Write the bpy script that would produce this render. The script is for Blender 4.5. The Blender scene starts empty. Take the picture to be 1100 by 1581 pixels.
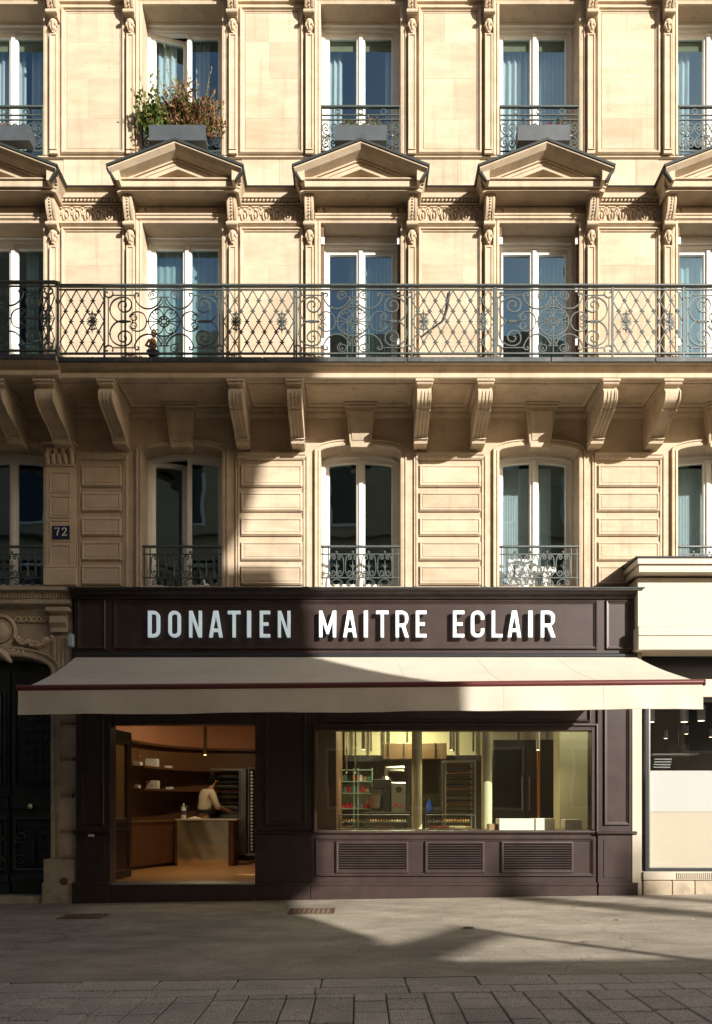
import bpy, bmesh, math, random
from mathutils import Vector, Matrix
random.seed(7)
R = math.radians
S = bpy.context.scene
COL = S.collection

# ------------------------------------------------------------------ camera, sky, sun, exposure
F, D, E, VX, VY = 1265.0, 11.5, 1.245, 555.0, 1248.0      # focal length in photo pixels, distance, eye height, vanishing point
cam_d = bpy.data.cameras.new('camera')
cam = bpy.data.objects.new('camera', cam_d); COL.objects.link(cam)
cam.location = (0, -D, E); cam.rotation_euler = (R(90), 0, 0)
cam_d.sensor_fit = 'VERTICAL'; cam_d.sensor_height = 36.0; cam_d.sensor_width = 36.0
cam_d.lens = F / 1581 * 36
cam_d.shift_x = -(VX - 550) / 1581
cam_d.shift_y = (VY - 790.5) / 1581
cam_d.clip_end = 3000
S.camera = cam

SUN = Vector((0.88, -1.0, 0.56)).normalized()             # towards the sun
W = bpy.data.worlds.new('World'); S.world = W; W.use_nodes = True
wn = W.node_tree.nodes; wl = W.node_tree.links
sky = wn.new('ShaderNodeTexSky'); sky.sky_type = 'NISHITA'; sky.sun_disc = False
sky.sun_elevation = math.asin(SUN.z); sky.sun_rotation = math.atan2(SUN.x, SUN.y)
sky.air_density = 1.0; sky.dust_density = 3.5; sky.ozone_density = 1.0; sky.altitude = 50
wl.new(sky.outputs[0], wn['Background'].inputs[0]); wn['Background'].inputs[1].default_value = 0.056
sd = bpy.data.lights.new('sun', 'SUN'); sd.energy = 4.6; sd.angle = R(0.5); sd.color = (1.0, 0.95, 0.88)
so = bpy.data.objects.new('sun', sd); COL.objects.link(so); so.location = (20, -30, 30)
so.rotation_euler = (-SUN).to_track_quat('-Z', 'Y').to_euler()
S.view_settings.view_transform = 'Standard'; S.view_settings.look = 'None'
S.view_settings.gamma = 1.0; S.view_settings.use_curve_mapping = False
S.view_settings.exposure = 1.0
S.cycles.max_bounces = 8; S.cycles.transparent_max_bounces = 12; S.cycles.diffuse_bounces = 4

def PX(px, y=0.0): return (px - VX) * (D + y) / F
def PZ(py, y=0.0): return E + (VY - py) * (D + y) / F

# ------------------------------------------------------------------ mesh helpers
def cr(pts, n=5, closed=False):
    P = [Vector(p) for p in pts]; out = []
    m = len(P)
    for i in range(m if closed else m - 1):
        a = P[(i - 1) % m] if closed or i > 0 else P[0]
        b = P[i]; c = P[(i + 1) % m]
        d = P[(i + 2) % m] if closed or i + 2 < m else P[-1]
        for j in range(n):
            t = j / n
            out.append(0.5 * ((2 * b) + (c - a) * t + (2 * a - 5 * b + 4 * c - d) * t * t + (3 * b - a - 3 * c + d) * t ** 3))
    if not closed: out.append(P[-1])
    return out

def arc(cx, cz, r, a0, a1, n, rz=None):
    rz = rz or r
    return [(cx + r * math.cos(R(a0 + (a1 - a0) * i / n)), cz + rz * math.sin(R(a0 + (a1 - a0) * i / n))) for i in range(n + 1)]

def spiral(cx, cz, r0, r1, a0, a1, n=20):
    return [(cx + (r0 + (r1 - r0) * i / n) * math.cos(R(a0 + (a1 - a0) * i / n)), cz + (r0 + (r1 - r0) * i / n) * math.sin(R(a0 + (a1 - a0) * i / n))) for i in range(n + 1)]

class MB:
    def __init__(s): s.v = []; s.f = []; s.sm = []
    def add(s, vs, fs, sm=False, M=None):
        b = len(s.v)
        for p in vs: s.v.append(tuple(M @ Vector(p)) if M else tuple(p))
        for f in fs: s.f.append([b + i for i in f]); s.sm.append(sm)
        return s
    def box(s, x0, x1, y0, y1, z0, z1, bev=0.0, M=None):
        if x0 > x1: x0, x1 = x1, x0
        if y0 > y1: y0, y1 = y1, y0
        if z0 > z1: z0, z1 = z1, z0
        if bev <= 0:
            vs = [(x, y, z) for z in (z0, z1) for y in (y0, y1) for x in (x0, x1)]
            return s.add(vs, [(0, 2, 3, 1), (4, 5, 7, 6), (0, 1, 5, 4), (2, 6, 7, 3), (0, 4, 6, 2), (1, 3, 7, 5)], False, M)
        b = min(bev, (x1 - x0) * .45, (y1 - y0) * .45, (z1 - z0) * .45)
        lo = (x0, y0, z0); hi = (x1, y1, z1); vs = []; idx = {}
        for c in range(8):
            k = [(c >> i) & 1 for i in range(3)]
            for ax in range(3):
                p = [0, 0, 0]
                for i in range(3):
                    e = hi[i] if k[i] else lo[i]
                    p[i] = e if i == ax else (e - b if k[i] else e + b)
                idx[(c, ax)] = len(vs); vs.append(p)
        fs = []
        for ax in range(3):
            o = [i for i in range(3) if i != ax]
            for sd_ in (0, 1):
                cs = [(sd_ << ax) | (p << o[0]) | (q << o[1]) for p, q in ((0, 0), (1, 0), (1, 1), (0, 1))]
                fs.append([idx[(c, ax)] for c in cs])
            for p in (0, 1):
                for q in (0, 1):
                    c0 = (p << o[0]) | (q << o[1]); c1 = c0 | (1 << ax)
                    fs.append([idx[(c0, o[0])], idx[(c1, o[0])], idx[(c1, o[1])], idx[(c0, o[1])]])
        for c in range(8): fs.append([idx[(c, 0)], idx[(c, 1)], idx[(c, 2)]])
        return s.add(vs, fs, False, M)
    def prism(s, pts, ax, a, b, sm=False, M=None, bpts=None):
        f = {'y': lambda p, t: (p[0], t, p[1]), 'x': lambda p, t: (t, p[0], p[1]), 'z': lambda p, t: (p[0], p[1], t)}[ax]
        n = len(pts); q = bpts or pts
        vs = [f(p, a) for p in pts] + [f(p, b) for p in q]
        fs = [list(range(n)), list(range(2 * n - 1, n - 1, -1))]
        s.add(vs, fs, False, M)
        return s.add(vs, [[i, (i + 1) % n, n + (i + 1) % n, n + i] for i in range(n)], sm, M)
    def sweep(s, path, prof, closed=False, sm=False, caps=True, M=None):
        P = [Vector((p[0], p[1])) for p in path]; n = len(P); vs = []
        for i in range(n):
            ns = []
            if closed or i > 0: d = (P[i] - P[i - 1]).normalized(); ns.append(Vector((-d.y, d.x)))
            if closed or i < n - 1: d = (P[(i + 1) % n] - P[i]).normalized(); ns.append(Vector((-d.y, d.x)))
            m = ns[0] if len(ns) == 1 else (ns[0] + ns[1]) / (1 + ns[0].dot(ns[1]))
            for o, y in prof: vs.append((P[i].x + m.x * o, y, P[i].y + m.y * o))
        k = len(prof); fs = []
        for i in range(n if closed else n - 1):
            a = i * k; b = ((i + 1) % n) * k
            for j in range(k - 1): fs.append([a + j, a + j + 1, b + j + 1, b + j])
        s.add(vs, fs, sm, M)
        if caps and not closed:
            s.add(vs[:k], [list(range(k))], False, M); s.add(vs[-k:], [list(range(k))], False, M)
        return s
    def frame(s, x0, x1, z0, z1, prof, M=None):
        return s.sweep([(x0, z0), (x1, z0), (x1, z1), (x0, z1)], prof, True, False, False, M)
    def tube(s, pts, r, n=5, closed=False, M=None, caps=True, sm=True):
        P = [Vector(p) for p in pts]; k = len(P)
        if k < 2: return s
        rr = r if isinstance(r, (list, tuple)) else [r] * k
        vs = []; u = None
        for i in range(k):
            a = P[i - 1] if (closed or i > 0) else P[i]
            b = P[(i + 1) % k] if (closed or i < k - 1) else P[i]
            t = (b - a)
            t = t.normalized() if t.length > 1e-9 else Vector((0, 0, 1))
            if u is None:
                u = Vector((0, 1, 0)) if abs(t.y) < .9 else Vector((1, 0, 0))
            u = (u - t * u.dot(t)).normalized(); w = t.cross(u)
            for j in range(n):
                q = 2 * math.pi * (j + .5) / n
                vs.append(P[i] + (u * math.cos(q) + w * math.sin(q)) * rr[i])
        fs = []
        for i in range(k if closed else k - 1):
            a = i * n; b = ((i + 1) % k) * n
            for j in range(n): fs.append([a + j, a + (j + 1) % n, b + (j + 1) % n, b + j])
        s.add(vs, fs, sm, M)
        if caps and not closed:
            s.add(vs[:n], [list(range(n))], False, M); s.add(vs[-n:], [list(range(n))], False, M)
        return s
    def xz(s, pts, r, y=0, n=4, closed=False, M=None):
        return s.tube([(p[0], y, p[1]) for p in pts], r, n, closed, M)
    def lathe(s, prof, cx=0, cy=0, n=16, sm=True, M=None):
        vs = []; k = len(prof)
        for i in range(n):
            a = 2 * math.pi * i / n
            for r, z in prof: vs.append((cx + r * math.cos(a), cy + r * math.sin(a), z))
        fs = [[i * k + j, ((i + 1) % n) * k + j, ((i + 1) % n) * k + j + 1, i * k + j + 1] for i in range(n) for j in range(k - 1)]
        s.add(vs, fs, sm, M)
        s.add([vs[i * k] for i in range(n)], [list(range(n))], False, M)
        return s.add([vs[i * k + k - 1] for i in range(n)], [list(range(n))], False, M)
    def ball(s, c, rx, ry=None, rz=None, nu=8, nv=5, M=None, rot=0):
        ry = ry or rx; rz = rz or rx; vs = [(0, 0, -1)]
        for j in range(1, nv):
            p = -math.pi / 2 + math.pi * j / nv
            for i in range(nu):
                a = 2 * math.pi * i / nu
                vs.append((math.cos(p) * math.cos(a), math.cos(p) * math.sin(a), math.sin(p)))
        vs.append((0, 0, 1)); fs = []
        for i in range(nu):
            fs.append([0, 1 + (i + 1) % nu, 1 + i]); t = len(vs) - 1; b = 1 + (nv - 2) * nu
            fs.append([t, b + i, b + (i + 1) % nu])
            for j in range(nv - 2):
                a = 1 + j * nu; fs.append([a + i, a + (i + 1) % nu, a + nu + (i + 1) % nu, a + nu + i])
        ca, sa = math.cos(rot), math.sin(rot); out = []
        for x, y, z in vs:
            x *= rx; y *= ry; z *= rz
            out.append((c[0] + x * ca - z * sa, c[1] + y, c[2] + x * sa + z * ca))
        return s.add(out, fs, True, M)
    def build(s, name, mat, parent=None, origin=None, angle=38):
        base = wloc(parent) if parent else Vector((0, 0, 0))
        o = Vector(origin) if origin is not None else base
        me = bpy.data.meshes.new(name)
        me.from_pydata([(v[0] - o.x, v[1] - o.y, v[2] - o.z) for v in s.v], [], s.f)
        bm = bmesh.new(); bm.from_mesh(me)
        bmesh.ops.remove_doubles(bm, verts=bm.verts, dist=1e-5)
        bmesh.ops.recalc_face_normals(bm, faces=bm.faces)
        anysm = any(s.sm)
        if anysm:
            for f in bm.faces: f.smooth = True
        bm.to_mesh(me); bm.free()
        if anysm: me.set_sharp_from_angle(angle=R(angle))
        me.materials.append(mat)
        ob = bpy.data.objects.new(name, me); COL.objects.link(ob)
        if parent: ob.parent = parent
        ob.location = o - base
        return ob

def wloc(o):
    v = Vector((0, 0, 0))
    while o: v += o.location; o = o.parent
    return v

def tag(o, label=None, cat=None, group=None, kind=None):
    if label: o['label'] = label
    if cat: o['category'] = cat
    if group: o['group'] = group
    if kind: o['kind'] = kind
    return o

def thing(name, label, cat, loc=(0, 0, 0), group=None):
    o = bpy.data.objects.new(name, None); COL.objects.link(o); o.location = loc
    o.empty_display_size = .1
    return tag(o, label, cat, group)

KIDS = {}
def copy_tree(o, parent=None, dx=0, dy=0, dz=0, skip=()):
    kids = [c for c in COL.objects if c.parent == o] if o.name not in KIDS else KIDS[o.name]
    KIDS[o.name] = kids
    c = o.copy(); COL.objects.link(c)
    if parent is not None: c.parent = parent
    c.location = o.location + Vector((dx, dy, dz))
    for k in kids:
        if k.name.split('.')[0] in skip: continue
        copy_tree(k, c)
    return c

# ------------------------------------------------------------------ materials
def mk(name, base, rough=.6, metal=0., var=.12, vs=3., bump=.0, bs=60., rnd=0., spec=.5, dirt=None, dirt_amt=0., stretch=(1, 1, 1), emit=None, es=0., coat=0., trans=0., streak=0.):
    m = bpy.data.materials.new(name); m.use_nodes = True
    N = m.node_tree.nodes; L = m.node_tree.links; b = N['Principled BSDF']
    b.inputs['Roughness'].default_value = rough; b.inputs['Metallic'].default_value = metal
    b.inputs['Specular IOR Level'].default_value = spec
    if coat: b.inputs['Coat Weight'].default_value = coat; b.inputs['Coat Roughness'].default_value = .15
    g = N.new('ShaderNodeNewGeometry'); mp = N.new('ShaderNodeMapping'); mp.inputs['Scale'].default_value = stretch
    L.new(g.outputs['Position'], mp.inputs[0])
    n = N.new('ShaderNodeTexNoise'); n.inputs['Scale'].default_value = vs; n.inputs['Detail'].default_value = 6; n.inputs['Roughness'].default_value = .62
    L.new(mp.outputs[0], n.inputs[0])
    mr = N.new('ShaderNodeMapRange'); mr.inputs[1].default_value = .28; mr.inputs[2].default_value = .72
    mr.inputs[3].default_value = 1 - var; mr.inputs[4].default_value = 1 + var
    L.new(n.outputs[0], mr.inputs[0])
    val = mr.outputs[0]
    if rnd:
        oi = N.new('ShaderNodeObjectInfo'); m2 = N.new('ShaderNodeMapRange'); m2.inputs[3].default_value = 1 - rnd; m2.inputs[4].default_value = 1 + rnd
        L.new(oi.outputs['Random'], m2.inputs[0]); mu = N.new('ShaderNodeMath'); mu.operation = 'MULTIPLY'
        L.new(val, mu.inputs[0]); L.new(m2.outputs[0], mu.inputs[1]); val = mu.outputs[0]
    c = N.new('ShaderNodeMix'); c.data_type = 'RGBA'; c.blend_type = 'MULTIPLY'; c.inputs[0].default_value = 1
    c.inputs[6].default_value = (*base, 1); L.new(val, c.inputs[7]); col = c.outputs[2]
    if dirt:
        n3 = N.new('ShaderNodeTexNoise'); n3.inputs['Scale'].default_value = vs * .45; n3.inputs['Detail'].default_value = 9; n3.inputs['Roughness'].default_value = .7
        mp3 = N.new('ShaderNodeMapping'); mp3.inputs['Location'].default_value = (3.1, 7.7, 1.3); mp3.inputs['Scale'].default_value = stretch
        L.new(g.outputs['Position'], mp3.inputs[0]); L.new(mp3.outputs[0], n3.inputs[0])
        r3 = N.new('ShaderNodeMapRange'); r3.inputs[1].default_value = .5; r3.inputs[2].default_value = .78; r3.inputs[4].default_value = dirt_amt
        L.new(n3.outputs[0], r3.inputs[0])
        d = N.new('ShaderNodeMix'); d.data_type = 'RGBA'; L.new(r3.outputs[0], d.inputs[0]); L.new(col, d.inputs[6]); d.inputs[7].default_value = (*dirt, 1); col = d.outputs[2]
    if streak:                                             # rain streaks running down the face
        ns = N.new('ShaderNodeTexNoise'); ns.inputs['Scale'].default_value = 1.0; ns.inputs['Detail'].default_value = 7; ns.inputs['Roughness'].default_value = .65
        ms_ = N.new('ShaderNodeMapping'); ms_.inputs['Scale'].default_value = (7, 7, .55); L.new(g.outputs['Position'], ms_.inputs[0]); L.new(ms_.outputs[0], ns.inputs[0])
        rs = N.new('ShaderNodeMapRange'); rs.inputs[1].default_value = .54; rs.inputs[2].default_value = .74; rs.inputs[4].default_value = streak; L.new(ns.outputs[0], rs.inputs[0])
        ds = N.new('ShaderNodeMix'); ds.data_type = 'RGBA'; L.new(rs.outputs[0], ds.inputs[0]); L.new(col, ds.inputs[6]); ds.inputs[7].default_value = (base[0] * .42, base[1] * .4, base[2] * .38, 1); col = ds.outputs[2]
    L.new(col, b.inputs['Base Color'])
    if bump:
        n2 = N.new('ShaderNodeTexNoise'); n2.inputs['Scale'].default_value = bs; n2.inputs['Detail'].default_value = 5
        L.new(g.outputs['Position'], n2.inputs[0]); bp = N.new('ShaderNodeBump'); bp.inputs['Strength'].default_value = bump; bp.inputs['Distance'].default_value = .01
        L.new(n2.outputs[0], bp.inputs['Height']); L.new(bp.outputs[0], b.inputs['Normal'])
    if emit: b.inputs['Emission Color'].default_value = (*emit, 1); b.inputs['Emission Strength'].default_value = es
    if trans:
        t = N.new('ShaderNodeBsdfTranslucent'); L.new(col, t.inputs[0]); ms = N.new('ShaderNodeMixShader'); ms.inputs[0].default_value = trans
        L.new(b.outputs[0], ms.inputs[1]); L.new(t.outputs[0], ms.inputs[2]); L.new(ms.outputs[0], N['Material Output'].inputs[0])
    return m

def glass(name, tint=(.86, .92, .9), f0=.07, rough=0.0, wav=0.0, mx=1.0, coat=(1, 1, 1)):
    m = bpy.data.materials.new(name); m.use_nodes = True
    N = m.node_tree.nodes; L = m.node_tree.links; N.remove(N['Principled BSDF'])
    t = N.new('ShaderNodeBsdfTransparent'); t.inputs[0].default_value = (*tint, 1)
    gl = N.new('ShaderNodeBsdfGlossy'); gl.inputs['Roughness'].default_value = rough; gl.inputs[0].default_value = (*coat, 1)
    lw = N.new('ShaderNodeLayerWeight'); lw.inputs[0].default_value = .5
    p = N.new('ShaderNodeMath'); p.operation = 'POWER'; p.inputs[1].default_value = 5; L.new(lw.outputs['Facing'], p.inputs[0])
    mr = N.new('ShaderNodeMapRange'); mr.inputs[3].default_value = f0; mr.inputs[4].default_value = mx; L.new(p.outputs[0], mr.inputs[0])
    if wav:
        g = N.new('ShaderNodeNewGeometry'); n = N.new('ShaderNodeTexNoise'); n.inputs['Scale'].default_value = 1.6; n.inputs['Detail'].default_value = 1
        L.new(g.outputs['Position'], n.inputs[0]); b = N.new('ShaderNodeBump'); b.inputs['Strength'].default_value = wav; b.inputs['Distance'].default_value = .05
        L.new(n.outputs[0], b.inputs['Height']); L.new(b.outputs[0], gl.inputs['Normal'])
    ms = N.new('ShaderNodeMixShader'); L.new(mr.outputs[0], ms.inputs[0]); L.new(t.outputs[0], ms.inputs[1]); L.new(gl.outputs[0], ms.inputs[2])
    L.new(ms.outputs[0], N['Material Output'].inputs[0])
    return m

M = {}
M['stone'] = mk('limestone', (.50, .40, .288), .85, 0, .15, 1.6, .3, 45, .10, .25, (.34, .22, .115), .6, (1, 1, 3.2), streak=.42)
M['stone2'] = mk('limestone_moulding', (.50, .40, .284), .85, 0, .15, 3.5, .25, 70, .04, .25, (.30, .22, .13), .5, (1, 1, 1.5), streak=.42)
M['carved'] = mk('carved_limestone', (.50, .395, .275), .88, 0, .15, 14, .3, 60, .05, .2, (.25, .18, .11), .35)
M['oldstone'] = mk('weathered_limestone', (.40, .33, .24), .9, 0, .25, 3, .4, 50, .06, .2, (.08, .07, .055), .75)
M['lead'] = mk('lead_sheet', (.016, .02, .018), .7, .0, .25, 4, .2, 30)
M['zinc'] = mk('dark_zinc_edge', (.05, .055, .055), .6, .2, .4, 5, .3, 40, 0, .5, (.2, .19, .17), .6)
M['iron'] = mk('painted_wrought_iron', (.062, .076, .069), .42, .0, .25, 12, .15, 150, .05, .5)
M['irondark'] = mk('black_wrought_iron', (.025, .028, .028), .45, .0, .25, 12, .15, 150, .05, .5)
M['white'] = mk('white_window_paint', (.74, .72, .67), .45, 0, .05, 6, .05, 60, .03)
M['jamb'] = mk('cream_painted_jamb', (.66, .60, .48), .6, 0, .07, 5)
M['shutter'] = mk('brown_metal_shutter', (.20, .13, .08), .5, 0, .12, 8)
M['glass'] = glass('window_glass', (.72, .84, .86), .25, 0, .06, 1.0, (.50, .80, 1.0))
M['shopglass'] = glass('shop_window_glass', (.88, .93, .84), .115, 0, .03, .7)
M['curtain'] = mk('white_voile', (.74, .76, .75), .9, 0, .06, 5, 0, 1, .05, .1, trans=.35)
M['blind'] = mk('blind_fabric', (.42, .52, .50), .8, 0, .08, 9, trans=.3)
M['olive'] = mk('olive_roller_blind', (.22, .21, .13), .8, 0, .08, 9)
M['room'] = mk('dark_room_wall', (.10, .095, .085), .9, 0, .2, 1.2)
M['planter'] = mk('grey_planter_plastic', (.056, .067, .074), .5, 0, .2, 7)
M['shop'] = mk('aubergine_satin_paint', (.036, .0225, .0195), .36, 0, .20, 4, .10, 90, .05, .45, (.085, .065, .055), .4, streak=.25)
M['letter'] = mk('lit_letter_acrylic', (.84, .86, .86), .35, 0, .02, 9, emit=(.66, .90, 1.0), es=.17)
M['cloth'] = mk('cream_awning_canvas', (.60, .54, .44), .85, 0, .06, 2.2, .15, 300, 0, .15, (.40, .33, .24), .35, trans=.12, streak=.12)
M['bar'] = mk('burgundy_bar_paint', (.10, .022, .018), .35, 0, .1, 9)
M['cream'] = mk('cream_neighbour_paint', (.47, .41, .32), .5, 0, .05, 3, .1, 60, .02, .4, (.35, .30, .22), .25)
M['black'] = mk('black_frame_paint', (.02, .02, .022), .35)
M['wood'] = mk('dark_walnut', (.115, .048, .02), .45, 0, .3, 3, .1, 30, .05, .5, None, 0, (6, 6, .6))
M['woodlight'] = mk('warm_brown_panel', (.15, .072, .03), .5, 0, .12, 2.5)
M['peach'] = mk('peach_plaster', (.46, .205, .10), .8, 0, .06, 2)
M['floorwood'] = mk('terracotta_floor', (.42, .21, .08), .35, 0, .2, 3, .1, 30)
M['brass'] = mk('polished_brass', (.92, .80, .54), .15, .88, .05, 2, .05, 3)
M['steel'] = mk('brushed_steel', (.5, .5, .48), .3, 1, .1, 20)
M['dark'] = mk('dark_appliance', (.03, .03, .028), .3)
M['plaster'] = mk('pale_plaster', (.55, .52, .36), .8, 0, .06, 2)
M['skin'] = mk('skin', (.36, .19, .12), .55, 0, .06, 20)
M['hair'] = mk('black_hair', (.008, .006, .005), .8, 0, .3, 60, .5, 120, 0, .1)
M['shirt'] = mk('white_chef_shirt', (.70, .58, .44), .85, 0, .06, 10, .2, 40)
M['apron'] = mk('black_apron', (.015, .015, .017), .8)
M['box'] = mk('white_cardboard', (.80, .78, .72), .6, 0, .03, 8)
M['kraft'] = mk('kraft_label', (.35, .22, .12), .7)
M['red'] = mk('red_petal', (.45, .02, .03), .6, 0, .2, 30)
M['green'] = mk('fresh_green_leaf', (.10, .20, .025), .6, 0, .35, 25, trans=.3)
M['oliveleaf'] = mk('yellow_green_leaf', (.19, .20, .05), .65, 0, .35, 25, trans=.3)
M['dry'] = mk('dry_rust_leaf', (.23, .10, .045), .75, 0, .4, 25, trans=.2)
M['twig'] = mk('dry_twig', (.20, .14, .07), .8, 0, .3, 30)
M['blue'] = mk('enamel_blue_plate', (.012, .02, .06), .25, 0, .15, 20)
M['enamel'] = mk('enamel_white', (.62, .58, .50), .3)
M['door'] = mk('black_green_door_paint', (.014, .020, .020), .22, 0, .3, 6, .1, 60)
M['frost'] = mk('frosted_glass_film', (.56, .485, .375), .35, 0, .03, 2)
M['poster'] = mk('white_poster', (.54, .52, .48), .5, 0, .01, 3)
M['rust'] = mk('rusty_cast_iron', (.13, .075, .045), .7, .3, .4, 20, .4, 90)
M['tile'] = mk('far_street_wall', (.45, .35, .235), .85, 0, .15, 1.2)
M['nglass'] = glass('clear_shop_glass', (.92, .94, .94), .14, 0, .02, .7)
M['gilt'] = mk('satin_gold_tube', (.70, .50, .22), .4, .4)
M['lampglow'] = mk('lit_lamp', (1, .9, .7), .5, emit=(1.0, .82, .5), es=4)
M['choco'] = mk('chocolate_pastry', (.06, .025, .012), .35, 0, .3, 30)
M['gold'] = mk('golden_pastry', (.42, .21, .06), .5, 0, .3, 30)
M['pink'] = mk('red_glazed_pastry', (.40, .04, .03), .3, 0, .3, 30)
M['creamp'] = mk('cream_pastry', (.66, .55, .36), .5, 0, .2, 30)
# ================================================================== GROUND
SL = 0.0148                                                # the street climbs a little to the right
def gz(x): return SL * x
g = MB()
g.add([(-60, 2, gz(-60)), (60, 2, gz(60)), (60, -5.49, gz(60)), (-60, -5.49, gz(-60))], [(0, 1, 2, 3)])
def asphalt_mat():
    m = mk('worn_asphalt', (.30, .262, .205), .88, 0, .34, 1.3, .45, 160, 0, .25, (.12, .105, .085), .75, (1, 1.6, 1))
    N = m.node_tree.nodes; L = m.node_tree.links; b = N['Principled BSDF']; src = b.inputs['Base Color'].links[0].from_socket
    gg = N.new('ShaderNodeNewGeometry')
    v = N.new('ShaderNodeTexNoise'); v.inputs['Scale'].default_value = 95; v.inputs['Detail'].default_value = 5; L.new(gg.outputs['Position'], v.inputs[0])
    r = N.new('ShaderNodeMapRange'); r.inputs[1].default_value = .3; r.inputs[2].default_value = .7; r.inputs[3].default_value = .62; r.inputs[4].default_value = 1.38; L.new(v.outputs[0], r.inputs[0])
    # thin wandering cracks and dark drips
    v2 = N.new('ShaderNodeTexVoronoi'); v2.feature = 'DISTANCE_TO_EDGE'; v2.inputs['Scale'].default_value = .55
    nz = N.new('ShaderNodeTexNoise'); nz.inputs['Scale'].default_value = 2.2; nz.inputs['Detail'].default_value = 6; L.new(gg.outputs['Position'], nz.inputs[0])
    ad = N.new('ShaderNodeMix'); ad.data_type = 'RGBA'; ad.blend_type = 'ADD'; ad.inputs[0].default_value = .5; L.new(gg.outputs['Position'], ad.inputs[6]); L.new(nz.outputs[1], ad.inputs[7]); L.new(ad.outputs[2], v2.inputs[0])
    r2 = N.new('ShaderNodeMapRange'); r2.inputs[1].default_value = 0; r2.inputs[2].default_value = .008; r2.inputs[3].default_value = .72; r2.inputs[4].default_value = 1; L.new(v2.outputs[0], r2.inputs[0])
    sp = N.new('ShaderNodeTexVoronoi'); sp.inputs['Scale'].default_value = 3.1; L.new(gg.outputs['Position'], sp.inputs[0])
    r3 = N.new('ShaderNodeMapRange'); r3.inputs[1].default_value = .035; r3.inputs[2].default_value = .06; r3.inputs[3].default_value = .42; r3.inputs[4].default_value = 1; L.new(sp.outputs[0], r3.inputs[0])
    a = r.outputs[0]
    for o in (r2.outputs[0], r3.outputs[0]):
        mu = N.new('ShaderNodeMath'); mu.operation = 'MULTIPLY'; L.new(a, mu.inputs[0]); L.new(o, mu.inputs[1]); a = mu.outputs[0]
    c = N.new('ShaderNodeMix'); c.data_type = 'RGBA'; c.blend_type = 'MULTIPLY'; c.inputs[0].default_value = 1; L.new(src, c.inputs[6]); L.new(a, c.inputs[7]); L.new(c.outputs[2], b.inputs['Base Color'])
    return m
M['asphalt'] = asphalt_mat()
def granite(name, base):
    m = mk(name, base, .8, 0, .14, 2.0, .35, 140, .10, .3, (.05, .047, .04), .5)
    N = m.node_tree.nodes; L = m.node_tree.links; b = N['Principled BSDF']; src = b.inputs['Base Color'].links[0].from_socket
    gg = N.new('ShaderNodeNewGeometry'); v = N.new('ShaderNodeTexNoise'); v.inputs['Scale'].default_value = 110; v.inputs['Detail'].default_value = 3; L.new(gg.outputs['Position'], v.inputs[0])
    r = N.new('ShaderNodeMapRange'); r.inputs[1].default_value = .32; r.inputs[2].default_value = .68; r.inputs[3].default_value = .45; r.inputs[4].default_value = 1.6; L.new(v.outputs[0], r.inputs[0])
    c = N.new('ShaderNodeMix'); c.data_type = 'RGBA'; c.blend_type = 'MULTIPLY'; c.inputs[0].default_value = 1; L.new(src, c.inputs[6]); L.new(r.outputs[0], c.inputs[7]); L.new(c.outputs[2], b.inputs['Base Color'])
    return m
M['granite'] = granite('grey_granite', (.36, .325, .275))
pav = g.build('pavement', M['asphalt']); tag(pav, 'worn grey asphalt pavement in front of the dark pastry shop', kind='structure')
# street: joint bed and individually laid granite setts
b = MB(); b.add([(-60, -5.49, gz(-60) - .02), (60, -5.49, gz(60) - .02), (60, -40, gz(60) - .02), (-60, -40, gz(-60) - .02)], [(0, 1, 2, 3)])
road = b.build('road', mk('dark_joint_sand', (.05, .045, .038), .95, 0, .3, 9, .4, 90)); tag(road, 'granite paved street in front of the pavement', kind='structure')
def slab(name, x0, x1, y0, y1, top, par):
    o = MB(); j = random.uniform(-.0035, .0035)
    o.box(x0 + .004, x1 - .004, y0 + .004, y1 - .004, -.06, 0, .007)
    for i, v in enumerate(o.v): o.v[i] = (v[0], v[1], v[2] + gz(v[0]) + j + top)
    return o.build(name, M['granite'], par)
x = -6.3; bdr = MB()
while x < 6.3:                                             # border course of long slabs, then a narrower one
    w = random.uniform(.5, .62); slab('border_slab', x, x + w, -5.80, -5.493, .002, road); x += w
x = -6.1
while x < 6.3:
    w = random.uniform(.5, .75); slab('border_slab', x, x + w, -6.0, -5.80, .0, road); x += w
x = -4.9; k = 0
while x < 4.9:                                             # columns of setts running away from the building
    w = (.265, .215, .25, .20)[k % 4] + random.uniform(-.012, .012); y = -6.0 - (.0, .0)[k % 2]; first = random.uniform(.10, .30)
    while y > -7.5:
        d = first if y > -6.01 else random.uniform(.26, .34)
        slab('paving_sett', x, x + w, max(y - d, -7.6), y, 0, road); y -= d
    x += w; k += 1
rest = MB(); y = -7.6
while y > -11:
    x = -5.2
    while x < 5.2:
        rest.box(x + .004, x + .236, y - .296, y - .004, gz(x) - .05, gz(x) + .001, .006); x += .24
    y -= .3
tag(rest.build('paving_sett', M['granite'], road), kind='stuff')
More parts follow.
